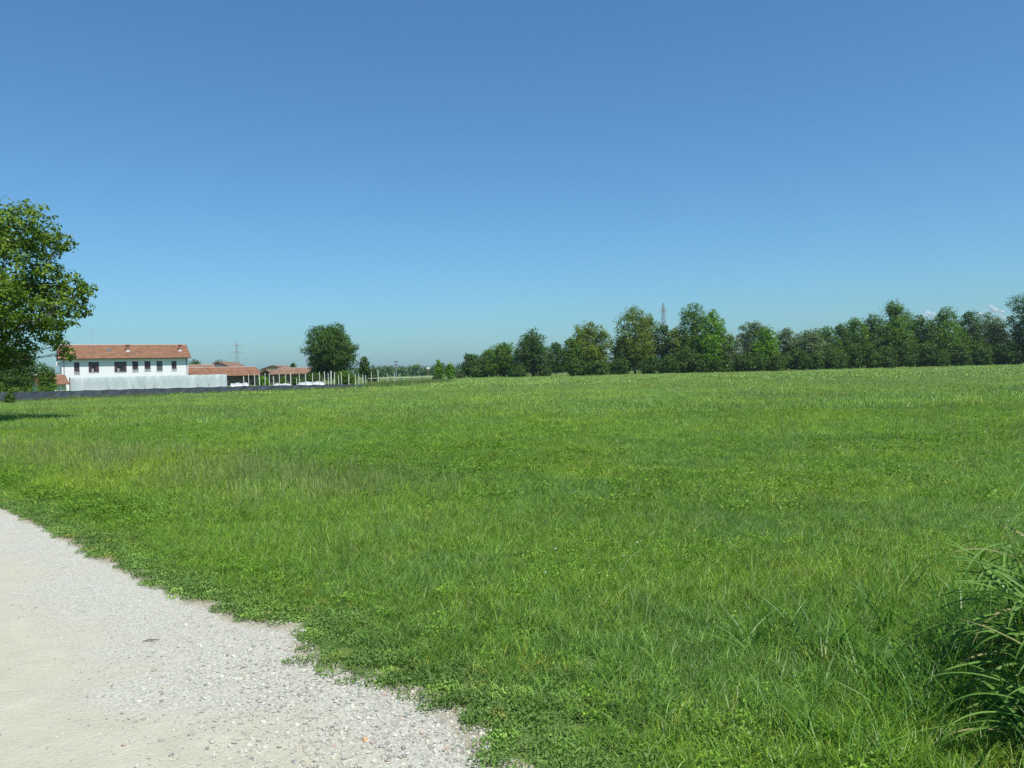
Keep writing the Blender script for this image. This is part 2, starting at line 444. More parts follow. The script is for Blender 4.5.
def field_pts(d0, d1, rho, seed, side=.74):
    """random points in the wedge the camera looks along (a little wider), between depths d0 and d1"""
    g = np.random.default_rng(seed)
    A = side * (d1 ** 2 - d0 ** 2) + 1.6 * (d1 - d0); n = int(A * rho)
    y = np.sqrt(d0 ** 2 + (d1 ** 2 - d0 ** 2) * g.random(n))
    x = (g.random(n) * 2 - 1) * (side * y + .8)
    return x, y, g
def patch(x, y):
    """0..1 patch fields shared by the plants"""
    st = lambda s, sd: fbm(x, y, s, sd)
    return st(1.3, 11), st(3.2, 21), st(9.0, 31)
GX = {k: [] for k in ('p', 'r', 's', 'i', 't')}
def add(dst, x, y, g, z, sc0, idx, tint, tilt=.08, zsc=None):
    n = len(x); s = sc0 * (.75 + .5 * g.random(n)); zs = s if zsc is None else s * zsc
    dst['p'].append(np.stack([x, y, np.full(n, z)], 1)); dst['r'].append(np.stack([g.normal(0, tilt, n), g.normal(0, tilt, n), g.random(n) * 6.283], 1))
    dst['s'].append(np.stack([s, s, zs], 1)); dst['i'].append(idx); dst['t'].append(tint)
def flush(dst, name, coll, label, cat):
    o = scatter(name, *(np.concatenate(dst[k]) for k in ('p', 'r', 's', 'i', 't')), coll)
    return tag(o, label, cat, kind='stuff')

def grass_tint(x, y, g, amp=None):
    a, b, c = patch(x, y); n = len(x)
    t = np.ones((n, 3))
    blue = np.clip((fbm(x, y, 1.7, 51) - .50) * 5, 0, 1)[:, None]          # bluish grass kind in patches
    t = t * (1 - blue) + np.array([.90, .95, 1.5]) * blue
    yel = np.clip((fbm(x, y, 2.6, 61) - .52) * 5, 0, 1)[:, None]
    t = t * (1 - .8 * yel) + t * np.array([1.35, 1.15, .85]) * .8 * yel
    t = t * (.80 + .4 * fbm(x, y, 5.5, 71))[:, None]
    va = .76 if amp is None else amp; t = t * (1 - va / 2 + va * g.random(n))[:, None]
    dry = (g.random(n) < (.03 if amp is None else .004))[:, None]
    return np.where(dry, np.array([1.9, 1.25, 1.6]) * np.ones((n, 3)), t)

D = {k: [] for k in ('p', 'r', 's', 'i', 't')}
for (d0, d1, rho, lo, cnt, sc0, seed) in ((2.6, 9.5, 430, 0, 5, 1.0, 1), (8.5, 17, 120, 5, 4, 1.0, 2), (16, 40, 62, 5, 4, 1.25, 3), (26, 80, 11, 9, 4, 1.1, 4), (70, 235, 1.35, 13, 3, 1.0, 5)):
    x, y, g = field_pts(d0, d1, rho, seed)
    e = edist(x, y) + (fbm(x, y, .4, 5) - .5) * .25 - .05
    cl = fbm(x, y, .8, 81)
    keep = e > .12
    # netting and what lies behind it: no meadow grass beyond the fence on the left
    wx = x + .9 * y
    keep &= ~((x < -12) & (y > 62 + (x + 43) * .78 + 8))
    if d0 < 20: keep &= g.random(len(x)) < np.clip((e - .05) / .4, .3, 1)
    x, y, e, cl = x[keep], y[keep], e[keep], cl[keep]
    hz = np.clip(.35 + e * .6, .35, 1) * (.7 + .65 * fbm(x, y, 2.2, 91))
    # taller rough strip along the verge on the left
    tall = np.clip(1 - np.abs(e - 2.6) / 1.8, 0, 1) * np.clip((y - 8) / 3, 0, 1)
    hz = hz * (1 + .7 * tall)
    t = grass_tint(x, y, g, {4: .45, 5: .25}.get(seed)) * (1 + tall[:, None] * np.array([.35, .2, .3]) * .8) * np.stack([np.interp(y, [0, 22, 60, 200], c_) for c_ in ((1, 1.06, 1.34, 1.42), (1, 1.03, 1.16, 1.22), (1, 1.2, 1.9, 2.2))], 1)  # last factor: haze lift painted into the tint with depth, plus paler seedheads
    if d0 > 30: hz = np.maximum(hz, .75)
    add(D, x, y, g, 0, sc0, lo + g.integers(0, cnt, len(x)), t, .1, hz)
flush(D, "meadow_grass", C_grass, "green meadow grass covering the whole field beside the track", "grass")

D = {k: [] for k in ('p', 'r', 's', 'i', 't')}
for (d0, d1, rho, lo, cnt, sc0, seed) in ((2.6, 9.5, 260, 0, 3, 1.0, 11), (8.5, 30, 60, 3, 2, 1.0, 12)):
    x, y, g = field_pts(d0, d1, rho, seed)
    e = edist(x, y); c = fbm(x, y, 1.5, 101); band = np.exp(-((e - 1.5) / 1.2) ** 2) * .10
    p = np.clip((c + band - .50) * 4, 0.10, .8) * (e > .5) * np.clip((y - 2.6) / 2.6, .12, 1)
    k = g.random(len(x)) < p
    x, y = x[k], y[k]
    t = np.ones((len(x), 3)) * (.6 + .5 * g.random(len(x)))[:, None] * (1.05 if seed == 11 else .85)
    add(D, x, y, g, 0, sc0, lo + g.integers(0, cnt, len(x)), t, .1, .8 + .8 * fbm(x, y, 1.1, 111))
CL_ = D
flush(D, "clover", C_clov, "bright yellow-green clover patches among the grass", "clover")

# white clover heads
fm = plain("clover_flower", (.72, .72, .64), .8)
fl = []
for s_ in range(2):
    g = np.random.default_rng(s_ + 5); bm = bmesh.new()
    bmesh.ops.create_icosphere(bm, subdivisions=1, radius=.006, matrix=Matrix.Translation((0, 0, .10)))
    for v in bm.verts: v.co += Vector(g.normal(size=3)) * .0012
    me = bpy.data.meshes.new("clover_flower"); bm.to_mesh(me); bm.free(); me.materials.append(fm); fl.append(me)
C_fl = protos_collection("clover_flower", fl)
D = {k: [] for k in ('p', 'r', 's', 'i', 't')}
x, y, g = field_pts(4, 18, 5, 25)
k = (edist(x, y) > .7) & (g.random(len(x)) < np.clip((fbm(x, y, 1.5, 101) - .47) * 5, .04, 1)); x, y = x[k], y[k]
add(D, x, y, g, 0, 1.0, g.integers(0, 2, len(x)), np.ones((len(x), 3)), .2)
flush(D, "clover_flowers", C_fl, "tiny white clover heads dotted through the near meadow", "flowers")

D = {k: [] for k in ('p', 'r', 's', 'i', 't')}
x, y, g = field_pts(2.6, 16, 300, 21)
e = edist(x, y) + (fbm(x, y, .22, 7) - .5) * .18 + g.normal(0, .035, len(x)) - .03
k = (e > -.02) & (e < 1.1) & (g.random(len(x)) < np.clip(1.05 - e * 1.25, 0, 1))
# loose outliers on the gravel
k |= (e > -.35) & (e < 0) & (g.random(len(x)) < .5 * np.clip((fbm(x, y, .12, 8) - .70) * 9, 0, 1)) & (y < 5)
x, y = x[k], y[k]
t = np.ones((len(x), 3)) * (.75 + .5 * g.random(len(x)))[:, None] * (.8 + .4 * fbm(x, y, .5, 9))[:, None]
t[g.random(len(x)) < .035] = (2.1, 1.3, 1.3)
t[g.random(len(x)) < .10] = (1.8, 1.7, 1.5)
add(D, x, y, g, .004, 1.0, g.integers(0, 4, len(x)), t, .1, .7 + 1.1 * fbm(x, y, .5, 10))
flush(D, "verge_weeds", C_mat, "low dark green creeping weeds along the edge of the gravel track", "weeds")

D = {k: [] for k in ('p', 'r', 's', 'i', 't')}
for (d0, d1, rho, s0, seed) in ((3.5, 12, 1.6, .8, 31), (11, 40, 1.6, 1.1, 32), (38, 80, .35, 1.5, 33)):
    x, y, g = field_pts(d0, d1, rho, seed)
    e = edist(x, y); tall = np.clip(1 - np.abs(e - 3.0) / 2.2, 0, 1) * np.clip((y - 8) / 3, 0, 1)
    k = (e > .9) & (g.random(len(x)) < np.clip((fbm(x, y, 4.5, 121) - .45) * 4 + tall * 2, .05, 1))
    x, y = x[k], y[k]
    k = ~((x < -12) & (y > 62 + (x + 43) * .78 + 8)); x, y = x[k], y[k]
    add(D, x, y, g, 0, s0, g.integers(0, 3, len(x)), np.ones((len(x), 3)) * (.6 + .5 * g.random(len(x)))[:, None], .1)
x, y, g = field_pts(9, 17, 26, 34)
e = edist(x, y); tall = np.clip(1 - np.abs(e - 2.8) / 1.6, 0, 1) * (fbm(x, y, 1.6, 123) > .45)
k = g.random(len(x)) < tall; x, y = x[k], y[k]
add(D, x, y, g, 0, .95, g.integers(0, 3, len(x)), np.ones((len(x), 3)) * (.7 + .5 * g.random(len(x)))[:, None], .12)
flush(D, "seeding_grass", C_stk, "pale seeding grass stalks standing above the meadow grass", "grass")

# gravel
def rock_mesh(name, seed, m, sub=1, flat=.6):
    g = np.random.default_rng(seed); bm = bmesh.new()
    bmesh.ops.create_icosphere(bm, subdivisions=sub, radius=1)
    ax = (1, .65 + .3 * g.random(), flat * (.7 + .5 * g.random()))
    cuts = [Vector(g.normal(size=3)).normalized() for _ in range(6)]
    for v in bm.verts:
        for c in cuts:
            d = v.co.dot(c) - .62
            if d > 0: v.co -= c * d
        v.co *= 1 + g.normal() * .05
        v.co = Vector((v.co.x * ax[0], v.co.y * ax[1], v.co.z * ax[2]))
    me = bpy.data.meshes.new(name); bm.to_mesh(me); bm.free(); me.materials.append(m)
    return me
C_peb = protos_collection("pebble", [rock_mesh("pebble", s, M_peb, 2) for s in range(6)])
D = {k: [] for k in ('p', 'r', 's', 'i', 't')}
def pebbles(x, y, g, s):
    n = len(x)
    t = np.array([.42, .41, .335]) * (.72 + .5 * g.random(n))[:, None] * (1 + g.normal(0, .025, (n, 3)))
    t[g.random(n) < .03] = (.38, .30, .23); t[g.random(n) < .08] = (.25, .245, .22); t[g.random(n) < .06] = (.52, .51, .45)
    D['p'].append(np.stack([x, y, .004 + s * .18], 1)); D['r'].append(np.stack([g.normal(0, .3, n), g.normal(0, .3, n), g.random(n) * 6.283], 1))
    D['s'].append(np.stack([s, s, s], 1)); D['i'].append(g.integers(0, 6, n)); D['t'].append(t)
x, y, g = field_pts(2.6, 7.5, 3600, 41)
e = edist(x, y) + (fbm(x, y, .9, 13) - .5) * 1.0
near_w = np.clip(1.2 - np.abs(e + .3) / .85, 0, 1) * np.clip((x + 3.2) / 2.2, .12, 1)
k = (edist(x, y) < .12) & (g.random(len(x)) < np.maximum(near_w, .02))
x, y = x[k], y[k]; s = .0022 + .0038 * g.random(len(x)) ** 2 + (g.random(len(x)) < .03) * .006 * g.random(len(x))
s = s * np.where(y < 4.5, 1.35, 1.15); pebbles(x, y, g, s)
x, y, g = field_pts(2.6, 6.2, 2600, 43)
e = edist(x, y); k = (e < .08) & (g.random(len(x)) < np.clip(1.45 + e * 1.1, 0, 1) * np.clip((x + 2.2) / 1.6, 0, 1) * np.clip((6.6 - y) / 2.4, .1, 1)); x, y = x[k], y[k]
pebbles(x, y, g, .0042 + .012 * g.random(len(x)) ** 2.4)
x, y, g = field_pts(2.6, 12, 70, 42)
e = edist(x, y); k = (e < .15) & (e > -5) & (fbm(x, y, .7, 15) > .42); x, y = x[k], y[k]
pebbles(x, y, g, .003 + .006 * g.random(len(x)) ** 3)
flush(D, "gravel", C_peb, "loose pale gravel scattered over the track, thickest at its edge", "gravel")

# ------------------------------------------------------------------ trees
def leaf_quads(C, Nn, size, g, long=1.25):
    n = len(C)
    rnd = g.normal(size=(n, 3)); t = np.cross(Nn, rnd); t /= np.linalg.norm(t, axis=1)[:, None] + 1e-9
    b = np.cross(Nn, t); s = (size * (.65 + .7 * g.random(n)))[:, None]
    V = np.empty((n, 4, 3)); up = Nn * s * .12
    V[:, 0] = C - t * s * .5 * long; V[:, 1] = C + b * s * .4 + up; V[:, 2] = C + t * s * .5 * long; V[:, 3] = C - b * s * .4 + up
    return V.reshape(-1, 3)
def crown(lobes, leaf, dens, seed, m, parent, name="crown", clump=.16):
    """lobes: (x,y,z,rx,ry,rz). every lobe carries twig clumps over its surface; every clump is a spray of leaves"""
    g = np.random.default_rng(seed); CC = []; NN = []; LV = []
    for (lx_, ly, lz, rx, ry, rz) in lobes:
        area = 4 * math.pi * ((rx * ry + ry * rz + rx * rz) / 3)
        cr = clump * 2.2 * (rx * ry * rz) ** (1 / 3); cr = max(cr, leaf * 1.2)
        ncl = max(10, int(area / (cr * cr * 2.0)))
        per = max(4, int(dens * area / (leaf * leaf) / ncl))
        d = g.normal(size=(ncl, 3)); d /= np.linalg.norm(d, axis=1)[:, None]
        rr = (.45 + .62 * g.random(ncl) ** .5)[:, None]
        cc = d * rr * np.array([rx, ry, rz]) + np.array([lx_, ly, lz])
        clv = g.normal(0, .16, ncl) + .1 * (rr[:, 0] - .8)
        bd = g.normal(size=(ncl * per, 3)); bd /= np.linalg.norm(bd, axis=1)[:, None]
        p = np.repeat(cc, per, 0) + bd * (g.random(ncl * per) ** .45)[:, None] * np.array([cr, cr, cr * .72]) * np.repeat(.75 + .5 * g.random(ncl), per)[:, None]
        dc = p - np.repeat(cc, per, 0); dc /= np.linalg.norm(dc, axis=1)[:, None] + 1e-6
        nn = np.repeat(d, per, 0) * .5 + dc * .5 + g.normal(size=(ncl * per, 3)) * .38 + np.array([0, 0, .3])
        nn /= np.linalg.norm(nn, axis=1)[:, None]
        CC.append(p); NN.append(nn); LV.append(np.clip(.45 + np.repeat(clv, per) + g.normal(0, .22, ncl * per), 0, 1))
    C = np.concatenate(CC); Nn = np.concatenate(NN); lv = np.concatenate(LV)
    k = C[:, 2] > .05; C, Nn, lv = C[k], Nn[k], lv[k]
    return np_mesh(name, leaf_quads(C, Nn, leaf, g), 4, m, {'lv': np.repeat(lv, 4)}, parent=parent)
def trunk(h, r, lobes, seed, m, parent, frac=.8, low=.12, thin=1.0):
    g = np.random.default_rng(seed); mb = MB(); n = 7
    ax = [Vector((g.normal() * .012 * h * (i > 0), g.normal() * .012 * h * (i > 0), h * frac * i / n)) for i in range(n + 1)]
    mb.tube(ax, [r * (1.25 if i == 0 else 1 - .82 * i / n) for i in range(n + 1)], 7)
    for (lx_, ly, lz, rx, ry, rz) in lobes:
        z0 = min(max(lz - math.hypot(lx_, ly) * 1.0 - rz * .3, h * low), h * frac * .92)
        k = z0 / (h * frac) * n; i = min(int(k), n - 1); p0 = ax[i].lerp(ax[i + 1], k - i); p1 = Vector((lx_, ly, lz))
        md = p0.lerp(p1, .5) + Vector((0, 0, -.05 * h)) + Vector(g.normal(size=3)) * .02 * h
        rr = r * (1 - .8 * z0 / (h * frac)) * .5 * thin
        mb.tube([p0, md, p1], [rr, rr * .6, rr * .2], 5)
        for q in range(3):
            dv = Vector(g.normal(size=3)).normalized(); dv = Vector((dv.x * rx, dv.y * ry, abs(dv.z) * rz)) * .75
            mb.tube([md.lerp(p1, .3 + .3 * q), p1 + dv], [rr * .35, rr * .08], 4)
    return mb.build("trunk", m, parent, smooth=True)
def lobes_for(h, rad, cb, seed, n=14, shape='round'):
    """crown envelope from height cb to h"""
    g = np.random.default_rng(seed); L = []; H = h - cb; cz = cb + H / 2
    for i in range(n):
        t = (i + .5) / n; z = cb + H * (.10 + .80 * t)
        u = (z - cb) / H
        if shape == 'round': e = math.sqrt(max(.08, 1 - (2 * u - 1) ** 2))
        elif shape == 'cone': e = max(.3, min(1, 1.7 * (1 - u)) * min(1, u * 4 + .5))
        elif shape == 'tall': e = max(.45, (1 - max(0, u - .5) ** 2 * 2.2)) * min(1, .6 + u * 1.4)
        else: e = max(.2, 1 - u * .55)
        a = i * 2.4 + g.normal() * .5; q = rad * e * (.50 + .12 * g.normal()); q = max(0, min(q, rad * .75))
        lr = rad * (.34 + .20 * g.random()) * (.5 + .5 * e)
        L.append((math.cos(a) * q, math.sin(a) * q, z, lr, lr, min(lr * (.75 + .3 * g.random()), H * .35)))
    L.append((0, 0, cz, rad * .7, rad * .7, H * .40)); L.append((0, 0, cb + H * .3, rad * .75, rad * .75, H * .28)); L.append((0, 0, cb + H * .88, rad * .28, rad * .28, H * .12))
    return L
def tree(px, wpx, top, Y, kind, label, name="broadleaf_tree", cat="tree", group=None, shape='round', cb=.1, leaf=None, dens=.55, seed=None, pale=False, n=14, cb_m=None):
    seed = int(px * 7 + Y) if seed is None else seed
    b = at(px, hor(px), Y); h = hgt(px, top, Y); rad = wpx * .5 * Y / F
    e = empty(name, (b.x, Y, 0), 0); tag(e, label, cat, group)
    c0 = cb_m if cb_m is not None else h * cb
    h_ = h * .97
    L = lobes_for(h_, rad, c0, seed, n, shape)
    leaf = leaf or max(.13, Y / F * 1.15); dens = dens * 1.5
    trunk(h, max(.06, h * .018), L, seed, M_barkpale if pale else M_bark, e)
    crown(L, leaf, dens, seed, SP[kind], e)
    return e

# the big walnut-like tree at the left, by the side of the field
YT = 31.5; KT = YT / F
tb = at(-30, hor(-30), YT)
T0 = empty("broadleaf_tree", (tb.x, YT, 0)); tag(T0, "large loose-crowned leafy tree leaning in at the left edge of the field, nearest tree", "tree")
LB = [(0,232,36,.6),(26,226,26,-.6),(48,246,17,.2),(64,243,11,-.4),(8,272,40,-.8),(44,282,24,.6),(72,288,17,0),(88,290,9,-.3),(22,312,34,.5),(55,312,22,-.6),(80,307,12,.3),(-8,335,38,.3),(48,332,14,.4),(12,352,24,1.4),(60,345,9,-.5),(68,354,8,-.2),(54,338,9,.1),
      (-42,238,44,0),(-85,262,46,.6),(-62,300,52,-1.2),(-115,310,44,.4),(-40,345,36,1.5),(-95,350,36,-.5),(-50,280,48,3.0),(-30,300,40,-2.8),(-70,325,40,2.5)]
LT = []
for (px, py, rp, dy) in LB:
    p = at(px, py, YT + dy); r = rp * KT
    LT.append((p.x - tb.x, dy, p.z, r, r * (1.05 if rp > 14 else .9), r * .82))
trunk(8.2, .24, [l for l in LT], 5, M_bark, T0, low=.42, thin=.55)
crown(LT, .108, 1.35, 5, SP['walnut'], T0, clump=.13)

GR = "trees in the row beyond the far edge of the field"
rows = [ # px centre, width px, top y, depth, kind, shape, label
 (473,22,354,205,'dark','round',"low round dark tree at the left end of the far row"),
 (487,15,350,225,'grey','tall',"narrow hazy tree rising behind the two round trees at the row's left end"),
 (503,34,345,198,'green','round',"broad round mid-green tree left of the taller dark tree"),
 (532,34,332,192,'dark','tall',"tall dark green tree with a bushy foot, left of the first gap in the row"),
 (556,20,342,232,'dark','round',"smaller dark tree set back in the gap left of the round willow-like tree"),
 (592,37,322,178,'yellow','round',"big round yellow-green tree standing right of the first gap"),
 (572,22,337,176,'green','round',"low green tree merging with the left side of the big yellow-green round tree"),
 (635,40,306,190,'yellow','tall',"tall poplar with gaps of sky showing its pale trunk, left of the far pylon"),
 (624,24,335,196,'dark','round',"dark lower tree under the left side of the tall poplar with sky gaps"),
 (650,22,312,194,'yellow','tall',"slender yellowish poplar joined to the right of the tall poplar"),
 (665,17,322,192,'dark','tall',"narrow dark tree directly in front of the far pylon"),
 (676,17,327,188,'yellow','round',"small yellow-topped tree between the pylon and the tallest double tree"),
 (693,31,301,188,'green','tall',"very tall green tree, left one of the leafy pair right of the pylon"),
 (714,36,308,184,'bright','cone',"broad pointed bright green tree, right one of the leafy pair right of the pylon"),
 (731,22,334,182,'grey','round',"low greyish willow right of the broad pointed bright green tree"),
 (757,28,321,190,'grey','tall',"silvery grey-green tree just right of the dip in the row"),
 (766,22,326,184,'bright','round',"bright green tree in front of the silvery grey-green one"),
 (787,20,327,192,'grey','tall',"bluish slim tree right of the bright green tree"),
 (809,26,330,190,'grey','round',"low rounded grey-green tree in the lowest part of the right-hand row"),
 (827,22,326,194,'green','round',"mid-green tree right of the low rounded grey-green one"),
 (841,20,323,196,'dark','round',"dark tree with ragged top, where the row starts to rise to the right"),
 (856,22,316,198,'green','round',"green rounded tree two left of the tall pointed dome"),
 (872,21,313,200,'dark','tall',"dark tree touching the left side of the tall pointed dome"),
 (895,36,298,200,'green','cone',"tallest tree of the right-hand row, a tall pointed dome with pale stems"),
 (920,24,314,203,'dark','round',"lower dark tree in the notch right of the tall pointed dome"),
 (946,32,306,200,'green','cone',"pointed light green tree with a sunlit low branch, right of the notch"),
 (969,23,310,204,'dark','tall',"dark upright tree right of the pointed light green tree"),
 (989,28,315,206,'grey','round',"pale grey-green tree beneath the small white cloud"),
 (1032,34,290,196,'dark','tall',"tall dark loose-branched tree at the right edge of the picture"),
]
for i, (px, wpx, top, Y, kd, shp, lab) in enumerate(rows):
    tree(px, wpx * (1.22 if px < 740 else 1.42), top - 1, Y, kd, lab, group=GR, shape=shp, cb=.06 if px != 635 else .12, seed=100 + i, pale=(px in (635, 895, 946)), n=16, dens=.6 if px != 635 else .42)
# lower scrub between the trunks
scr = [(620,26,357,188),(648,24,354,184),(668,22,350,182),(684,24,348,184),(702,24,352,181),(722,26,356,179),(740,22,354,181),(754,24,350,180),(775,26,350,182),(795,24,348,184),(812,26,350,186),(832,26,346,188),(850,26,344,190),(868,26,340,192),(886,26,342,192),(905,28,340,194),(925,28,340,196),(938,22,346,194),(958,26,342,196),(978,28,340,198),(998,26,338,199),(1012,24,340,196),(1036,26,340,195),(518,20,362,186),(480,20,366,200),(580,24,358,174),(598,22,356,174),(545,14,366,190)]
ord_ = ["poplar with sky gaps", "slender yellowish poplar", "narrow tree before the pylon", "tallest pair's left tree", "tallest pair", "broad pointed bright tree", "greyish willow", "silvery tree", "bluish slim tree", "bluish slim tree's right side", "low rounded grey tree", "mid-green tree", "ragged-topped dark tree", "green rounded tree", "left side of the pointed dome", "right side of the pointed dome", "notch beside the pointed dome", "left of the light green pointed tree", "light green pointed tree", "dark upright tree", "pale grey-green tree under the cloud", "left foot of the edge tree", "edge tree at the picture's right", "tall dark tree left of the first gap", "round tree at the row's left end", "yellow-green round tree's left side", "yellow-green round tree's right side", "bushy foot of the tall dark tree"]
for i, (px, wpx, top, Y) in enumerate(scr):
    tree(px, wpx * 1.15, top + 2 * (i % 3), Y, 'dark', "dark low bush at the foot of the " + ord_[i], name="bush", cat="bush", group="bushes under the far row of trees", cb=0, seed=300 + i, n=9, shape='round', cb_m=.0, dens=.7)

# trees around the farm
tree(331, 57, 325, 150, 'dark', "large round-crowned tree right of the farm, behind the pale posts", seed=41, n=22, dens=.75, cb=.12)
tree(364.5, 13, 355, 150, 'dark', "small thin tree just right of the large round-crowned tree", seed=42, cb=.15)
tree(293, 8, 361, 178, 'dark', "small dark treetop above the right end of the low red roofs", seed=43)
tree(195, 13, 358, 200, 'dark', "dark treetop showing above the roof beside the white farmhouse", seed=44)
tree(224, 28, 362, 215, 'dark', "dark treetops behind the dark gabled roof", seed=45, n=8)
tree(438.5, 12, 358, 170, 'bright', "light green pointed young tree left of the far row of trees", seed=46, shape='cone', cb=.02)
tree(450, 12, 362, 172, 'bright', "shorter green young tree beside the light green pointed one", seed=47, shape='cone', cb=.02)
tree(437, 10, 374, 160, 'dark', "small dark round bush at the foot of the light green pointed young tree", name="bush", cat="bush", seed=48, cb=.02)
tree(461, 12, 371, 215, 'grey', "tiny far bush at the left of the far row", name="bush", cat="bush", seed=49, cb=.02)
tree(10, 58, 345, 92, 'dark', "dark leafy tree standing in shade behind the hedge, left of the farmhouse", seed=50, n=16, dens=.7)
tree(-20, 60, 350, 96, 'dark', "dark tree half outside the picture behind the hedge", seed=51, n=12)
tree(47, 22, 366, 100, 'green', "light green bush behind the clipped hedge left of the red lean-to", name="bush", cat="bush", seed=52, cb=.02)
tree(263, 15, 377, 120, 'bright', "yellow-green bush growing among the pale posts under the dark gable", name="bush", cat="bush", seed=53, cb=.02)
tree(283, 10, 377, 120, 'green', "small green bush among the pale posts right of the dark gable", name="bush", cat="bush", seed=54, cb=.02)
tree(297, 13, 377, 122, 'dark', "low dark bush among the pale posts before the weathered red-roofed building", name="bush", cat="bush", seed=59, cb=.02)
tree(313, 22, 374, 140, 'dark', "dark bush under the left side of the round-crowned tree", name="bush", cat="bush", seed=55, cb=.02)
tree(345, 26, 372, 140, 'green', "green bush under the right side of the round-crowned tree", name="bush", cat="bush", seed=56, cb=.02)
tree(372, 14, 369, 158, 'dark', "dark bush right of the small thin tree", name="bush", cat="bush", seed=57, cb=.02)
tree(9, 11, 391, 58, 'dark', "small dark weed bush in front of the dark netting at the left edge", name="bush", cat="bush", seed=58, cb=.02, n=7)

# far woods: one mass
def far_wood(name, x0, x1, Y0, Y1, hpx, seed, label):
    g = np.random.default_rng(seed); L = []
    px = x0
    while px < x1:
        Y = Y0 + (Y1 - Y0) * g.random(); k = Y / F; p = at(px, hor(px), Y); h = (hpx * (.6 + .6 * vnoise([px], [0], 14, seed)[0]) + g.normal() * .5) * k + 1.6
        L.append((p.x, p.y, h * .5, h * .5, h * .5, h * .5)); px += h * .35 / k
    o = crown(L, 1.5, .45, seed, SP['dark'], None, name=name, clump=.2)
    return tag(o, label, "wood", kind='stuff')
far_wood("far_wood", 355, 480, 560, 700, 8.5, 61, "far-off bluish line of trees beyond the posts")
far_wood("far_wood", 480, 700, 520, 640, 8, 62, "far-off trees glimpsed through the gaps of the row")
far_wood("far_wood", -80, 64, 420, 480, 9, 63, "far-off trees behind the left tree")
far_wood("far_wood", 186, 320, 520, 640, 8, 64, "far-off trees behind the low red roofs")
far_wood("far_wood", 700, 1110, 420, 480, 12, 65, "far-off trees behind the right-hand row")

# rough green strip behind the netting and beyond the meadow's edge
D = {k: [] for k in ('p', 'r', 's', 'i', 't')}
g = np.random.default_rng(77)
A0, A1 = gnd(362, 388.5), gnd(438, 384)
n = 900; t_ = g.random(n); x = A0.x + (A1.x - A0.x) * t_ + g.normal(0, .8, n); y = A0.y + (A1.y - A0.y) * t_ + g.random(n) * 14
add(D, x, y, g, 0, 1.3, 9 + g.integers(0, 4, n), np.ones((n, 3)) * (.45 + .3 * g.random(n))[:, None] * np.array([.9, .95, .9]), .12, 2.1 + .9 * g.random(n))
NETP = [(-60, 408.5), (0, 405), (65, 402), (130, 399.3), (190, 396.6), (250, 394.0), (300, 392.2), (340, 390.8), (364, 390.0)]
NG = [gnd(*p) for p in NETP]
for a, b in zip(NG[:-1], NG[1:]):
    n = 150; t_ = g.random(n); keep = fbm(a.x + (b.x - a.x) * t_, np.zeros(n), 2.5, 5) > .36
    x = (a.x + (b.x - a.x) * t_)[keep]; y = (a.y + (b.y - a.y) * t_ - .35)[keep] - g.random(keep.sum()) * .6; n = len(x)
    add(D, x, y, g, 0, .8, 9 + g.integers(0, 4, n), np.ones((n, 3)) * (.5 + .3 * g.random(n))[:, None], .12, 1.6 + 1.7 * g.random(n) ** 2)
    # weeds behind the netting
    n = 60; t_ = g.random(n); x = a.x + (b.x - a.x) * t_; y = a.y + (b.y - a.y) * t_ + 2 + g.random(n) * 25
    add(D, x, y, g, 0, 1.2, 9 + g.integers(0, 4, n), np.ones((n, 3)) * .7, .12)
flush(D, "rough_grass", C_grass, "taller dark rough grass and weeds along the foot of the dark netting and past its right end", "grass")

# ------------------------------------------------------------------ farm
def frame_at(pa, Ya, pb, Yb):
    """local frame with x along a front from pixel column pa at depth Ya to pb at depth Yb"""
    A = at(pa, hor(pa), Ya); B = at(pb, hor(pb), Yb); A.z = B.z = 0
    d = B - A; return A, math.atan2(d.y, d.x), d.length
A, rz, L = frame_at(62, 155, 188.5, 167)
house = empty("farmhouse", A, rz); tag(house, "long two-storey white farmhouse with red tiled roof and dark windows, left of the field", "house")
def lx_of(px, A, rz, L):
    """distance along the front that a pixel column meets"""
    d = ray(px, hor(px)); dx, dy = math.cos(rz), math.sin(rz)
    den = d.x * dy - d.y * dx
    k = (A.x * dy - A.y * dx) / den
    return (d.x * k - A.x) * dx + (d.y * k - A.y) * dy
W, EH, RH = 9.6, 6.42, 9.0
wins = [(74.5,80,362.3,374,0),(89.2,99.3,362,372.3,1),(115,126.8,361.7,372,1),(132.8,138.7,361.3,371.5,0),(145,151,361.2,370.8,0),(157,163,361,370.8,2),(172,177,361,370.4,0)]
ops = []
for (a, b, t, bt, k) in wins:
    x0, x1 = lx_of(a, A, rz, L), lx_of(b, A, rz, L); Yw = A.y + math.sin(rz) * (x0 + x1) / 2
    ops.append((x0, x1, hgt((a + b) / 2, bt, Yw), hgt((a + b) / 2, t, Yw), k))
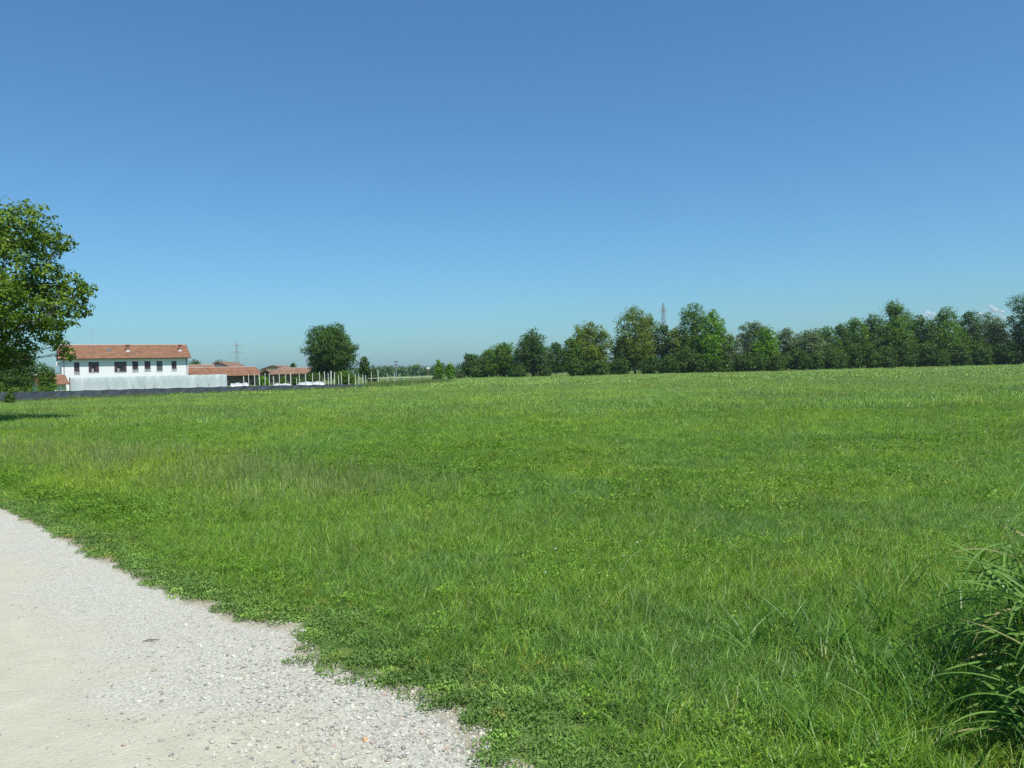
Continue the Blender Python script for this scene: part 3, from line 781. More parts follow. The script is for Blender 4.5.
# front wall with real openings: built as strips between them
mb = MB(); T = .35
xs = 0
for (x0, x1, z0, z1, k) in ops:
    if k == 1: x0, x1 = x0 + .42, x1 - .42
    mb.box((xs, 0, 0), (x0, T, EH)); mb.box((x0, 0, 0), (x1, T, z0)); mb.box((x0, 0, z1), (x1, T, EH)); xs = x1
mb.box((xs, 0, 0), (L, T, EH))
mb.prism([(T, 0), (W, 0), (W, EH), (W / 2, RH - .25), (T, EH + .1)], 0, .3)
mb.prism([(T, 0), (W, 0), (W, EH), (W / 2, RH - .25), (T, EH + .1)], L - .3, L)
mb.box((.3, W - .3, 0), (L - .3, W, EH))
wall = mb.build("wall", M_white, house)
OH = .68; GO = .5
sl_ = (RH - EH) / (W / 2)
mb = MB()
e0 = EH - sl_ * OH + .15
mb.prism([(-OH, e0), (W / 2, RH), (W + OH, e0), (W + OH, e0 - .16), (W / 2, RH - .2), (-OH, e0 - .16)], -GO, L + GO)
roof = mb.build("roof", M_tile, house)
mb = MB(); mb.tube([(-GO, W / 2, RH + .05), (L + GO, W / 2, RH + .05)], .16, 6); mb.build("ridge", M_ridge, roof)
mb = MB(); mb.tube([(-GO, -OH - .07, e0 - .05), (L + GO, -OH - .07, e0 - .05)], .08, 6); mb.build("gutter", M_wood, roof)
mb = MB()
for s in (-GO - .06, L + GO + .01):
    mb = MB(); mb.prism([(-OH, e0 - .2), (W / 2, RH - .25), (W + OH, e0 - .2), (W + OH, e0 + .02), (W / 2, RH + .03), (-OH, e0 + .02)], s, s + .05)
    mb.build("bargeboard", M_wood, roof)
def chimney(x, y, w_, h):
    z = EH + sl_ * y - .3; mb = MB(); mb.box((x - w_ / 2, y - w_ / 2, z), (x + w_ / 2, y + w_ / 2, z + h))
    c = mb.build("chimney", M_brick, roof)
    mb = MB(); mb.box((x - w_ / 2 - .05, y - w_ / 2 - .05, z), (x + w_ / 2 + .05, y + w_ / 2 + .05, z + .55)); mb.build("chimney_base", M_trim, c)
    mb = MB(); mb.box((x - w_ / 2 - .12, y - w_ / 2 - .12, z + h), (x + w_ / 2 + .12, y + w_ / 2 + .12, z + h + .14)); mb.build("chimney_cap", M_tile, c)
chimney(lx_of(130, A, rz, L), 2.3, .55, 1.5); chimney(lx_of(182.5, A, rz, L), 2.3, .5, 1.5)
x_ = lx_of(111, A, rz, L); mb = MB()
zc = EH + sl_ * 2.6; mb.prism([(2.2, zc - .2), (3.0, zc + .28), (3.0, zc + .4), (2.2, zc - .04)], x_ - .4, x_ + .4); mb.build("roof_hatch", M_shut2, roof)
for (x0, x1, z0, z1, k) in ops:
    if k == 1: xi, xj = x0 + .42, x1 - .42
    else: xi, xj = x0, x1
    mb = MB(); fw = .07
    mb.box((xi, .12, z0), (xi + fw, .2, z1)); mb.box((xj - fw, .12, z0), (xj, .2, z1)); mb.box((xi + fw, .12, z1 - fw), (xj - fw, .2, z1)); mb.box((xi + fw, .12, z0), (xj - fw, .2, z0 + fw))
    mb.box(((xi + xj) / 2 - .035, .12, z0 + fw), ((xi + xj) / 2 + .035, .2, z1 - fw))
    wn = mb.build("window", M_shut if k != 2 else M_shut2, house)
    mb = MB(); mb.box((xi + .01, .22, z0 + .01), (xj - .01, .24, z1 - .01)); mb.build("pane", M_pane, wn)
    mb = MB(); mb.box((xi - .1, -.07, z0 - .09), (xj + .1, .11, z0 - .004)); mb.build("sill", M_trim, wn)
    if k == 1:
        for (s0, s1) in ((x0 - .02, xi - .003), (xj + .003, x1 + .02)):
            mb = MB(); mb.box((s0, -.06, z0), (s1, -.005, z1))
            for q in range(9):
                zz = z0 + (z1 - z0) * (q + .5) / 9; mb.box((s0 + .05, -.075, zz - .03), (s1 - .05, -.061, zz + .03))
            mb.build("shutter", M_shut, wn)
        mb = MB(); mb.box((xi + .12, .205, z0 + .08), (xi + .45, .218, z0 + .75)); mb.build("curtain", M_curt, wn)
    else:
        # half-lowered roller blind, light curtain below it
        zb = z0 + (z1 - z0) * (.30 if k == 0 else .12)
        mb = MB()
        for q in range(10):
            za = zb + (z1 - zb) * q / 10; mb.box((xi + fw, .07, za + .01), (xj - fw, .11, za + (z1 - zb) / 10))
        mb.build("blind", M_shut if k == 0 else M_shut2, wn)
        mb = MB(); mb.box((xi + fw, .205, z0 + .08), (xj - fw, .218, zb)); mb.build("curtain", M_curt, wn)
# small ground floor doors and windows hidden behind the greenhouse, downpipes
mb = MB(); xd = lx_of(64.5, A, rz, L); mb.tube([(xd, -.09, .1), (xd, -.09, EH - .3)], .06, 6); mb.build("downpipe", M_shut2, house)
mb = MB(); xd = L - .25; mb.tube([(xd, -.09, .1), (xd, -.09, EH - .3)], .06, 6); mb.build("downpipe", M_shut2, house)
# balcony and lean-to on the left end
mb = MB(); mb.box((-1.2, 1.2, 3.0), (-.003, 6, 3.15))
for q in range(9): mb.box((-1.18, 1.25 + q * .58, 3.15), (-1.12, 1.31 + q * .58, 4.1))
mb.box((-1.2, 1.2, 4.1), (-1.1, 6, 4.18)); mb.build("balcony", M_wood, house)
mb = MB(); mb.box((-.9, 1.4, 4.9), (-.2, 2.0, 5.6)); mb.build("boiler_box", M_trim, house)
xa = lx_of(95, A, rz, L)
an = empty("television_aerial", A + Vector((math.cos(rz) * xa - math.sin(rz) * W / 2, math.sin(rz) * xa + math.cos(rz) * W / 2, RH + .15)), rz)
tag(an, "thin television aerial standing on the white farmhouse's roof ridge", "aerial")
mb = MB(); mb.tube([(0, 0, -.1), (0, 0, 3.2)], .025, 5); mb.build("mast", M_galv, an)
mb = MB(); mb.tube([(-.7, 0, 2.9), (.7, 0, 2.9)], .02, 4)
mb.tube([(0, 0, 2.9), (0, 0, 2.2)], .028, 4)
for q in range(7): mb.tube([(-.6 + q * .2, -.35, 2.9), (-.6 + q * .2, .35, 2.9)], .012, 4)
mb.tube([(-.4, 0, 2.2), (.4, 0, 2.2)], .02, 4); mb.build("antenna_arms", M_galv, an)

def shed(name, label, cat, pa, Ya, pb, Yb, W, eh, rh, mroof, mwall, open_front=False, oh=.5, posts=5, gable=None):
    A, rz, L = frame_at(pa, Ya, pb, Yb); e = empty(name, A, rz); tag(e, label, cat)
    mb = MB(); s = (rh - eh) / (W / 2)
    if not open_front: mb.box((0, 0, 0), (L, .25, eh))
    mb.box((.25, W - .25, 0), (L - .25, W, eh))
    for x in (0, L - .25): mb.prism([(.25, 0), (W, 0), (W, eh), (W / 2, rh - .2), (.25, eh + .05)], x, x + .25)
    mb.build("wall", mwall, e)
    mb = MB(); z0 = eh - s * oh + .12
    mb.prism([(-oh, z0), (W / 2, rh), (W + oh, z0), (W + oh, z0 - .12), (W / 2, rh - .15), (-oh, z0 - .12)], -.4, L + .4)
    r = mb.build("roof", mroof, e)
    for q in (-.45, L + .41):
        mb = MB(); mb.prism([(-oh, z0 - .17), (W / 2, rh - .22), (W + oh, z0 - .17), (W + oh, z0 + .02), (W / 2, rh + .03), (-oh, z0 + .02)], q, q + .04)
        mb.build("bargeboard", M_wood, r)
    mb = MB(); mb.tube([(-.4, W / 2, rh + .03), (L + .4, W / 2, rh + .03)], .11, 6); mb.build("ridge", M_ridge, r)
    if open_front:
        for q in range(posts):
            mb = MB(); x = .12 + (L - .4) * q / (posts - 1); mb.box((x, .05, 0), (x + .16, .21, eh - .05)); mb.build("post", M_wood, e)
        mb = MB()
        for z in (.6, 1.1, 1.6): mb.box((.3, .9, z), (L - .3, .96, z + .09))
        mb.build("rail", M_cream, e)
    else:
        for q in range(max(1, int(L / 5))):
            x = 2 + q * 5
            if x + 1 < L:
                mb = MB(); mb.box((x, -.04, eh * .4), (x + .9, -.003, eh * .4 + .9)); wn = mb.build("window", M_trim, e)
                mb = MB(); mb.box((x + .07, -.05, eh * .4 + .07), (x + .83, -.042, eh * .4 + .83)); mb.build("pane", M_pane, wn)
    return e
# low barn right of the house
shed("barn", "long low open-fronted barn with an orange-red tiled roof, right of the white farmhouse", "barn", 193, 170, 262, 181, 8, 2.35, 4.1, M_tile, M_cream, True, posts=7)
shed("lean_to", "small red-roofed lean-to at the foot of the white farmhouse's left end", "shed", 38, 143, 66, 146, 5, 1.5, 3.0, M_tile, M_cream)
# houses behind: gable ends face the field
def gable_house(name, label, px, Y, wpx, top, eave, depth, mroof, mwall, rot=0, wing=None):
    A = at(px, hor(px), Y); A.z = 0; hw = wpx * .5 * Y / F; rh = hgt(px, top, Y); eh = hgt(px, eave, Y)
    e = empty(name, A, rot); tag(e, label, "house")
    mb = MB(); P = [(-hw + .5, 0), (hw - .5, 0), (hw - .5, eh), (0, rh - .25), (-hw + .5, eh)]
    n = len(mb.v); mb.v += [(x, 0, z) for x, z in P] + [(x, depth, z) for x, z in P]
    mb.f += [(0, 1, 2, 3, 4), (9, 8, 7, 6, 5)] + [(i, i + 5, (i + 1) % 5 + 5, (i + 1) % 5) for i in range(5)]
    mb.build("wall", mwall, e)
    mb = MB(); s = (rh - eh) / hw
    P = [(-hw - .2, eh - .05), (0, rh), (hw + .2, eh - .05), (hw + .2, eh - .28), (0, rh - .23), (-hw - .2, eh - .28)]
    mb.v += [(x, -1.0, z) for x, z in P] + [(x, depth + .6, z) for x, z in P]
    mb.f += [(0, 1, 4, 5), (1, 2, 3, 4), (11, 10, 7, 6), (10, 9, 8, 7)] + [(i, i + 6, (i + 1) % 6 + 6, (i + 1) % 6) for i in range(6)]
    r = mb.build("roof", mroof, e)
    for sg in (-1, 1):
        mb = MB(); mb.poly([(sg * (hw + .22), -1.03, eh - .34), (0, -1.03, rh - .3), (0, -1.03, rh + .04), (sg * (hw + .22), -1.03, eh + .0)])
        mb.build("bargeboard", M_wood, r)
    return e
gable_house("farm_building", "dark gabled roof house with white gable wall, peeping over the long low barn", 219.5, 196, 24, 361.5, 367.3, 12, M_tile2, M_white)
shed("farm_building", "pale orange tiled roof between the white farmhouse and the dark gable", "house", 186, 188, 213, 190, 7, 3.6, 5.0, M_tile2, M_cream)
gable_house("farm_building", "small dark gable end between the barn and the right-hand red roof", 267, 172, 11, 369.3, 373.5, 7, M_tile2, M_wood)
gable_house("farm_building", "far gabled red roof behind the small dark gable end", 274, 210, 22, 365.3, 368.6, 12, M_tile2, M_cream)
shed("farm_building", "low weathered red-roofed building right of the small dark gable end", "shed", 271, 168, 306, 166, 7, 2.3, 3.45, M_tile2, M_barnwall)

# pale plastic greenhouse in front of the farmhouse
A, rz, L = frame_at(71, 120, 227, 131); gh = empty("greenhouse", A, rz)
tag(gh, "long pale plastic-covered greenhouse tunnel in front of the white farmhouse", "greenhouse")
HG, WG = 2.3, 5.0
prof = [(0, 0), (0, HG - .7), (.02, HG - .3), (.06, HG - .03), (.3, HG + .0), (WG / 2, HG - .12), (WG - .3, HG - .05), (WG - .06, HG - .1), (WG - .02, HG - .3), (WG, HG - .7), (WG, 0)]
mb = MB(); g = np.random.default_rng(3); nx = 60
pp = []
for i in range(nx + 1):
    x = L * i / nx; sag = .03 * math.sin(i * 1.9) + .05 * (g.random() - .5)
    pp.append([(x, y + (.04 * math.sin(i * 2.1 + z) if z > 0 else 0), z + (sag if z > 1.5 else 0)) for y, z in prof])
for i in range(nx):
    for k in range(len(prof) - 1): mb.poly([pp[i][k], pp[i + 1][k], pp[i + 1][k + 1], pp[i][k + 1]])
mb.build("cover", M_film, gh)
for x in (0.004, L - .004):
    mb = MB(); mb.poly([(x, y, z) for y, z in prof]); mb.build("end_panel", M_film, gh)
for i in range(13):
    x = L * i / 12 ; mb = MB(); mb.tube([(x, y + .10 if y < 2 else y - .1, z - .10) for y, z in prof], .02, 5); mb.build("hoop", M_galv, gh)
mb = MB(); mb.box((0, -.1, 0), (L, -.055, .28)); mb.build("base_board", M_trim, gh)
for px in (109, 133.5, 145, 154.5, 198, 209):
    x = lx_of(px, A, rz, L); mb = MB(); mb.box((x - .07, -.16, .25), (x + .07, -.1, 1.0)); mb.build("stake", M_sheet, gh)
mb = MB(); mb.box((-.25, -.2, 0), (-.1, -.05, 2.35)); mb.build("corner_post", M_wood, gh)

# dark netting fence: runs of cloth between stakes
net = empty("netting_fence", NG[0]); tag(net, "long low dark grey shade-cloth fence along the far left side of the field", "fence")
NT = [394.2, 392.5, 390.9, 389.1, 387.5, 385.9, 385.0, 384.4, 384.7]
mb = MB(); V = []
g = np.random.default_rng(9)
top_prev = None
for i in range(len(NG) - 1):
    a, b = NG[i], NG[i + 1]; ha, hb = hgt(NETP[i][0], NT[i], a.y), hgt(NETP[i + 1][0], NT[i + 1], b.y); K = 10
    d = (b - a).normalized(); nn = Vector((-d.y, d.x, 0))
    for k in range(K):
        def P_(t, h): return a.lerp(b, t) + nn * (.025 * math.sin((i * K + t * K) * 2.2 + h * 3)) - NG[0]
        for z0, z1 in ((0, .5), (.5, 1)):
            t0, t1 = k / K, (k + 1) / K
            H0 = (ha + (hb - ha) * t0) + .025 * math.sin((i * K + k) * 1.7); H1 = (ha + (hb - ha) * t1) + .025 * math.sin((i * K + k + 1) * 1.7)
            q = [P_(t0, z0), P_(t1, z0), P_(t1, z1), P_(t0, z1)]
            q[0].z, q[1].z, q[2].z, q[3].z = H0 * z0, H1 * z0, H1 * z1, H0 * z1
            mb.poly(q)
mb.build("shade_cloth", M_net, net)
for i in range(len(NG) - 1):
    for k in range(4):
        p = NG[i].lerp(NG[i + 1], k / 4) - NG[0]; h = hgt(NETP[i][0], NT[i], NG[i].y)
        mb = MB(); mb.tube([(p.x, p.y + .12, 0), (p.x, p.y + .12, h - .02)], .03, 5); mb.build("stake", M_wood, net)

# clipped hedge in front of the lean-to
A, rz, L = frame_at(-14, 84, 66, 88); hd = empty("clipped_hedge", A, rz); tag(hd, "clipped green hedge behind the dark netting left of the greenhouse", "hedge")
hh = hgt(30, 385.8, 86); lb = [(x, 0, hh * .45, .75, .6, hh * .56) for x in np.arange(0, L, .75)]
crown(lb, .14, .6, 12, SP['green'], hd, name="foliage", clump=.16)
mb = MB()
for x in np.arange(.4, L, 1.5): mb.tube([(x, 0, 0), (x + .1, 0, hh * .6)], [.03, .015], 5)
mb.build("stem", M_bark, hd)

# pale posts in the nursery plot
posts = [(243.7,376,118),(248.5,374,112),(254.5,374,104),(259.5,374,104),(264.7,373,116),(269.3,374,106),(273.5,376,112),(279.4,374,107),(285.5,374,107),(290.5,373,106),(296.5,378,108),(299.5,374,112),(305.4,374,114),(312.5,373,108),(319.5,372,107),(324.6,371.5,104),(328.4,373,106),(331.0,371,104),(334.3,372,110),(338.5,375,108),(341.4,372,114),(348.5,374,106),(355.4,374,108),(358.7,374,116),(362.7,375,101),(365.6,375,109),(371.5,371.5,120),(378.3,370,118),(387.3,374,108),(394.4,372.5,110)]
mbp = MB(); mbp.tube([(0, 0, 0), (.01, 0, .5), (.0, .01, 1.0)], [.052, .05, .045], 7)
nm = ["first", "second", "third", "fourth", "fifth", "sixth", "seventh", "eighth", "ninth", "tenth"]
pm = None
for i, (px, top, Y) in enumerate(posts):
    A = at(px, hor(px), Y); h = hgt(px, top, Y)
    if pm is None: o = mbp.build("post", M_post); pm = o
    else: o = pm.copy(); COL.objects.link(o)
    th = 1.9 if px == 331.0 else (1.3 if i % 3 == 0 else 1.0)
    o.location = (A.x, Y, 0); o.scale = (th, th, h); o.rotation_euler = (g.normal(0, .012), g.normal(0, .012), g.random() * 6)
    if px == 331.0: lab = "thickest of the pale posts, in front of the round-crowned tree"
    elif i < 8: lab = "pale post before the farm buildings, %s from the left end of the plot" % nm[i]
    elif i < 17: lab = "pale post between the small dark gable and the thickest post, %s from the left" % nm[i - 8]
    elif i < 24: lab = "pale post between the thickest post and the small thin tree, %s from the left" % nm[i - 18]
    elif i < 26: lab = "pale post by the right end of the dark netting, %s of the pair" % ("left" if i == 24 else "right")
    else: lab = "pale post past the right end of the dark netting, %s from the left" % nm[i - 26]
    tag(o, lab, "post", "pale posts in the plot behind the netting")

# white plastic covers lying in the plot
def cover(label, pa, pb, Y, top, wd, seed):
    A, rz, L = frame_at(pa, Y, pb, Y + 1); g = np.random.default_rng(seed); h = hgt((pa + pb) / 2, top, Y)
    mb = MB(); nx, ny = 24, 8; G = []
    for i in range(nx + 1):
        row = []
        for j in range(ny + 1):
            u, v = i / nx, j / ny
            z = h * (math.sin(math.pi * v) ** .5) * min(1, (1 - abs(2 * u - 1)) * 5) ** .5 * (.93 + .07 * math.sin(i * .7 + seed))
            row.append((L * u, wd * v, max(.01, z + .008 * g.normal() * (z > .1))))
        G.append(row)
    for i in range(nx):
        for j in range(ny): mb.poly([G[i][j], G[i + 1][j], G[i + 1][j + 1], G[i][j + 1]])
    o = mb.build("plastic_cover", M_sheet, smooth=True); o.location = A; o.rotation_euler = (0, 0, rz)
    tag(o, label, "plastic cover")
cover("low white plastic cover lying right of the long greenhouse, before the open barn", 229, 250, 118, 382.6, 2.2, 1)
cover("long low white plastic cover among the pale posts, left of the round-crowned tree", 296, 326, 120, 381.4, 2.4, 2)
cover("small low white plastic cover among the posts below the small dark gable", 272, 292, 116, 383.2, 1.8, 3)
# faint pale rail beyond the posts
A, rz, L = frame_at(368, 150, 433, 158); rl = empty("rail_fence", A, rz); tag(rl, "thin pale horizontal rail fence beyond the rightmost posts", "fence")
mb = MB(); zz = hgt(400, 377.3, 154)
mb.box((0, -.04, zz - .08), (L, .04, zz - .0)); mb.build("rail", M_post, rl)
for i in range(7):
    mb = MB(); x = L * i / 6; mb.box((x - .05, .045, 0), (x + .05, .14, zz + .15)); mb.build("post", M_wood, rl)

# lamp mast and sign in the distance
Y = 190; A = at(396.3, hor(396), Y); A.z = 0; lm = empty("lamp_mast", A); tag(lm, "tall thin mast with dark lamp heads right of the pale posts", "lamp")
zt = hgt(396, 362, Y); mb = MB(); mb.tube([(0, 0, 0), (0, 0, zt)], [.11, .06], 7); mb.build("pole", M_galv, lm)
for (dx, z) in ((0, zt), (0, zt - .8), (-1.3, zt - 1.0)):
    mb = MB(); mb.prism([(-.35, 0), (.35, 0), (.22, .22), (-.22, .22)], dx - .4, dx + .4)
    mb.tube([(dx, 0, .1), (0, 0, .1)], .04, 5)
    h_ = mb.build("lamp_head", M_wood, lm); h_.location = (0, 0, z)
Y = 230; A = at(428.5, hor(428), Y); A.z = 0; sg = empty("road_sign", A); tag(sg, "tiny far white sign on a reddish pole near the young trees", "sign")
zt = hgt(428, 367, Y); mb = MB(); mb.tube([(0, 0, 0), (0, 0, zt - .5)], .06, 6); mb.build("pole", plain("red_paint", (.4, .12, .08)), sg)
mb = MB(); mb.box((-.4, -.05, zt - .6), (.4, -.02, zt)); mb.build("sign_panel", M_trim, sg)

# ------------------------------------------------------------------ pylons
def pylon(px, Y, top, base_w, arms, label):
    A = at(px, hor(px), Y); A.z = 0; H = hgt(px, top, Y); k = Y / F
    e = empty("pylon", A, .35); tag(e, label, "pylon", "electricity pylons on the horizon")
    mb = MB(); hw = lambda z: base_w * (1 - z / H) ** 1.3 * .5 + .35 * (z < H * .97)
    zs = [H * q for q in (0, .14, .27, .39, .5, .6, .69, .77, .84, .9, .95)]
    rr = .15 * Y / 560
    for sx in (-1, 1):
        for sy in (-1, 1): mb.tube([(sx * hw(z), sy * hw(z), z) for z in zs] + [(0, 0, H)], rr, 4)
    for z0, z1 in zip(zs[:-1], zs[1:]):
        for s in (-1, 1):
            mb.tube([(-hw(z0), s * hw(z0), z0), (hw(z1), s * hw(z1), z1)], rr * .6, 4); mb.tube([(hw(z0), s * hw(z0), z0), (-hw(z1), s * hw(z1), z1)], rr * .6, 4)
            mb.tube([(s * hw(z0), -hw(z0), z0), (s * hw(z1), hw(z1), z1)], rr * .6, 4); mb.tube([(s * hw(z0), hw(z0), z0), (s * hw(z1), -hw(z1), z1)], rr * .6, 4)
        mb.tube([(-hw(z1), -hw(z1), z1), (hw(z1), -hw(z1), z1), (hw(z1), hw(z1), z1), (-hw(z1), hw(z1), z1), (-hw(z1), -hw(z1), z1)], rr * .6, 4)
    mb.build("lattice_tower", M_galv, e)
    for (ay, aw) in arms:
        z = hgt(px, ay, Y); w2 = aw * k; mb = MB()
        for s in (-1, 1):
            mb.tube([(-w2, 0, z), (-hw(z), s * hw(z), z + .1), (hw(z), s * hw(z), z + .1), (w2, 0, z)], rr, 4)
        mb.tube([(-w2, 0, z), (0, 0, z + w2 * .28), (w2, 0, z)], rr * .8, 4)
        ar = mb.build("cross_arm", M_galv, e)
        for s in (-1, 1):
            mb = MB(); mb.tube([(s * w2, 0, z), (s * w2, 0, z - 1.8)], rr * .9, 5); mb.build("insulator", M_galv, ar)
pylon(237.5, 620, 341.5, 5, [(345.4, 4.2), (352.4, 5.8)], "far lattice pylon above the farm's low red roofs")
pylon(664.5, 465, 302, 5.5, [(308, 2.6), (310.5, 3.9)], "far lattice pylon rising between the tall trees of the row")

# ------------------------------------------------------------------ far hills and clouds
mb = MB(); g = np.random.default_rng(4); pts = []
for px in range(-150, 1180, 10):
    Y = 5200; p = at(px, hor(px), Y); pts.append((p.x, Y, (3 + 7 * fbm([px], [0], 120, 17)[0]) * Y / F))
for a, b in zip(pts[:-1], pts[1:]): mb.poly([(a[0], a[1] - 250, -1), (b[0], b[1] - 250, -1), b, a])
for a, b in zip(pts[:-1], pts[1:]): mb.poly([a, b, (b[0], b[1] + 300, -1), (a[0], a[1] + 300, -1)])
tag(mb.build("hills", plain("wooded_hills", (.06, .09, .05), .95, .3, .002)), kind='structure')
def m_cloud():
    m, nt, b = newmat("cloud")
    b.inputs['Base Color'].default_value = (.9, .9, .9, 1); b.inputs['Roughness'].default_value = 1; b.inputs['Specular IOR Level'].default_value = 0
    lw = N(nt, "ShaderNodeLayerWeight"); lw.inputs[0].default_value = .5
    tp = N(nt, "ShaderNodeBsdfTransparent"); mx = N(nt, "ShaderNodeMixShader")
    r = N(nt, "ShaderNodeMapRange"); r.inputs[1].default_value = 0; r.inputs[2].default_value = .9; r.inputs[3].default_value = .74; r.inputs[4].default_value = 1
    nt.links.new(lw.outputs['Facing'], r.inputs[0]); nt.links.new(r.outputs[0], mx.inputs[0])
    nt.links.new(b.outputs[0], mx.inputs[1]); nt.links.new(tp.outputs[0], mx.inputs[2])
    nt.links.new(mx.outputs[0], nt.nodes["Material Output"].inputs[0])
    return m
M_cloud = m_cloud()
def cloud(label, blobs, seed):
    g = np.random.default_rng(seed); Y = 9000; k = Y / F; A = at(blobs[0][0], blobs[0][1], Y); bm = bmesh.new()
    for (px, py, r) in blobs:
        p = at(px, py, Y) - A
        for q in range(4):
            d = Vector((g.normal() * .7, g.normal() * .5, g.normal() * .35)) * r * k
            bmesh.ops.create_icosphere(bm, subdivisions=2, radius=r * k * (.3 + .45 * g.random()), matrix=Matrix.Translation(p + d))
    me = bpy.data.meshes.new("cloud"); bm.to_mesh(me); bm.free(); me.materials.append(M_cloud)
    me.polygons.foreach_set("use_smooth", [True] * len(me.polygons))
    o = link_mesh("cloud", me); o.location = A; tag(o, label, "cloud", "small faint clouds low over the trees")
    o.visible_shadow = True
cloud("small faint white cloud just left of the light green pointed tree", [(927, 314, 5), (933, 317, 4), (921, 318, 4)], 1)
cloud("small faint white cloud between the pale grey-green tree and the right edge tree", [(990, 309, 6), (999, 313, 5), (982, 313, 5), (1003, 319, 5)], 2)

# ------------------------------------------------------------------ foreground: tall sorghum-like grass at the right
def leaf_strip(P0, d, length, wid, droop, seed, twist=0.):
    """a long arching leaf, V-folded, as one mesh; starts at P0 in direction d and bends down"""
    g = np.random.default_rng(seed); n = 14; p = Vector(P0); d = Vector(d).normalized(); V = []; side0 = d.cross(Vector((0, 0, 1))).normalized()
    rows_ = []
    for i in range(n + 1):
        t = i / n; ww = wid * .5 * min(1, .45 + 3.0 * t) * (1 - t ** 2.6) + .0006
        side = d.cross(Vector((0, 0, 1)));
        side = side.normalized() if side.length > 1e-4 else side0
        up = side.cross(d).normalized(); side = (side * math.cos(twist * t) + up * math.sin(twist * t)).normalized(); up = side.cross(d).normalized()
        rows_.append((p - side * ww + up * ww * .45, p.copy(), p + side * ww + up * ww * .45))
        p = p + d * (length / n)
        d = (d + Vector((g.normal() * .012, g.normal() * .012, -droop * (.4 + 1.3 * t) / n * 2))).normalized()
    for i in range(n):
        a, b = rows_[i], rows_[i + 1]
        V += [a[0], a[1], b[1], b[0], a[1], a[2], b[2], b[1]]
    return V      # vertices 1,2 and 4,7 of every eight lie on the midrib
def reed(base, h, nst, nlv, seed, label, leaves=None, spread=.12, az0=None):
    g = np.random.default_rng(seed); e = empty("sorghum_plant", base); tag(e, label, "plant", "tall leafy grass plants at the lower right")
    base = Vector(base)
    for s in range(nst):
        a = g.random() * 6.283; q = spread * math.sqrt(g.random()); b0 = Vector((q * math.cos(a), q * math.sin(a), 0)); tilt = Vector((math.cos(a) * .18, math.sin(a) * .18, 0))
        hh = h * (.7 + .35 * g.random()); pts = [b0 + tilt * hh * t * t + Vector((0, 0, hh * t)) for t in (0, .25, .5, .75, 1)]
        mb = MB(); mb.tube(pts, [.0055, .005, .0045, .004, .002], 6); mb.build("stem", M_reed, e, True)
        for l in range(nlv + 1):
            t = .12 + .85 * (l + g.random() * .5) / nlv; k = t * 4; i = min(int(k), 3); p = pts[i].lerp(pts[i + 1], k - i)
            aa = a + math.pi * l + g.normal() * .8
            if az0 is not None and g.random() < .6: aa = az0 + g.normal() * .7
            d = Vector((math.cos(aa), math.sin(aa), .15 + .75 * g.random()))
            V = leaf_strip(p, d, .30 + .27 * g.random(), .014 + .012 * g.random(), .25 + 1.0 * g.random(), int(g.integers(1e6)), g.normal() * .4)
            lv = min(1, max(0, .45 + g.normal() * .25))
            np_mesh("leaf", [tuple(v) for v in V], 4, M_reeddry if g.random() < .05 else M_reed, {'lv': [lv, .95, .95, lv, .95, lv, lv, .95] * (len(V) // 8)}, parent=e)
    return e
def gp(x, y): return (x, y, 0)
B = gnd(1040, 668); reed(B, .68, 5, 5, 1, "tall leafy grass plant at the right edge, its upper leaves arching left over the meadow", az0=3.2)
B2 = gnd(1072, 732); reed(B2, .60, 12, 8, 2, "leafy grass plant in the lower right corner with long pale arching leaves", az0=3.0)
B3 = gnd(1066, 690); reed(B3, .74, 10, 8, 3, "dense dark leafy grass plant just right of the shaded hollow", spread=.22, az0=3.1)
B4 = gnd(1110, 640); reed(B4, .85, 6, 6, 4, "leafy grass plant mostly outside the right edge", spread=.3)
B6 = gnd(1125, 762); reed(B6, .60, 12, 8, 6, "leafy grass plant outside the lower right corner, shading the hollow", spread=.22)
B5 = gnd(1010, 752); reed(B5, .34, 3, 4, 5, "short leafy grass shoot at the bottom of the right corner", az0=2.9)
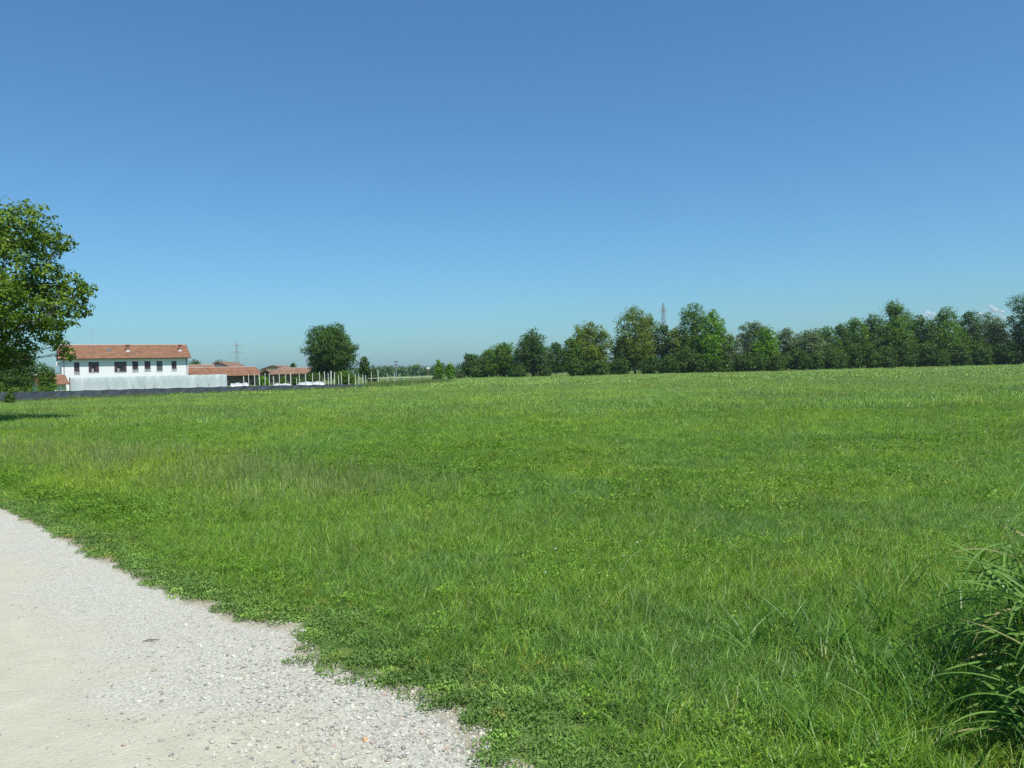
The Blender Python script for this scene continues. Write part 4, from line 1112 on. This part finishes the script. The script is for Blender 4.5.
# bigger soft grass blades around it
C_tall = protos_collection("tall_blade", [PM("tall_blade", blades(14, .07, .16, .36, .0075, .9, 80 + s, 5), M_blade) for s in range(4)])
D = {k: [] for k in ('p', 'r', 's', 'i', 't')}
x, y, g = field_pts(2.6, 5.8, 60, 91)
q = np.hypot((x - 2.5) / 1.0, (y - 3.9) / 1.1); k = (g.random(len(x)) < np.clip(1.45 - q, 0, 1)); x, y = x[k], y[k]
add(D, x, y, g, 0, 1.0, g.integers(0, 4, len(x)), np.ones((len(x), 3)) * (.65 + .4 * g.random(len(x)))[:, None] * np.array([.85, 1, 1.1]), .12)
x, y, g = field_pts(3.0, 14, 1.6, 92); k = edist(x, y) > 1.2; x, y = x[k], y[k]
add(D, x, y, g, 0, .7, g.integers(0, 4, len(x)), np.ones((len(x), 3)) * (.8 + .4 * g.random(len(x)))[:, None] * np.array([.9, 1, 1.2]), .12)
flush(D, "tall_grass", C_tall, "longer arching grass blades thickest around the plants at the lower right", "grass")

# ------------------------------------------------------------------ single stones and a twig
def stone(px, py, size, m, label, seed, flat=.6, cat="stone"):
    p = gnd(px, py); me = rock_mesh("stone", seed, m, 3, flat); o = link_mesh("stone", me); o.location = (p.x, p.y, .004 + size * flat * .3)
    o.scale = (size, size, size); o.rotation_euler = (0, 0, seed * 1.3); tag(o, label, cat); return o
stone(488, 751, .026, M_stone, "pale rounded stone in the weeds at the very bottom of the track edge", 3)
stone(365, 742, .016, M_brickfrag, "small orange brick fragment lying on the gravel", 4, .8)
stone(374, 744, .020, M_pinkstone, "dull pinkish stone touching the orange brick fragment", 5)
stone(344, 729, .022, M_stone, "pale flat stone lying just up the track from the orange fragment", 6, .35)
stone(186, 221 + 405, .016, M_stone, "pale stone by itself on the track left of the grass corner", 7)
stone(305, 633, .022, M_stone, "pale stone at the inner corner where the grass edge steps in", 8)
p = gnd(150, 643); mb = MB(); mb.tube([(-.045, 0, .006), (-.015, .012, .012), (.015, .006, .014), (.05, .03, .008)], [.002, .004, .0035, .0015], 6)
mb.tube([(.0, .003, .012), (.03, -.012, .012)], [.002, .001], 5)
o = mb.build("twig", M_twig, smooth=True, loc=(p.x, p.y, .004)); tag(o, "short dark twig lying on the pale track", "twig")

# ------------------------------------------------------------------ haze
HAZE = 0.00014
mb = MB(); mb.box((-5900, -80, -1.5), (5900, 5860, 62))
m = bpy.data.materials.new("haze"); m.use_nodes = True; nt = m.node_tree; nt.nodes.clear()
out = nt.nodes.new("ShaderNodeOutputMaterial"); pv = nt.nodes.new("ShaderNodeVolumePrincipled")
pv.inputs['Color'].default_value = (.66, .82, .90, 1); pv.inputs['Density'].default_value = HAZE; pv.inputs['Anisotropy'].default_value = .2
nt.links.new(pv.outputs[0], out.inputs['Volume'])
tag(mb.build("haze", m), kind='stuff')
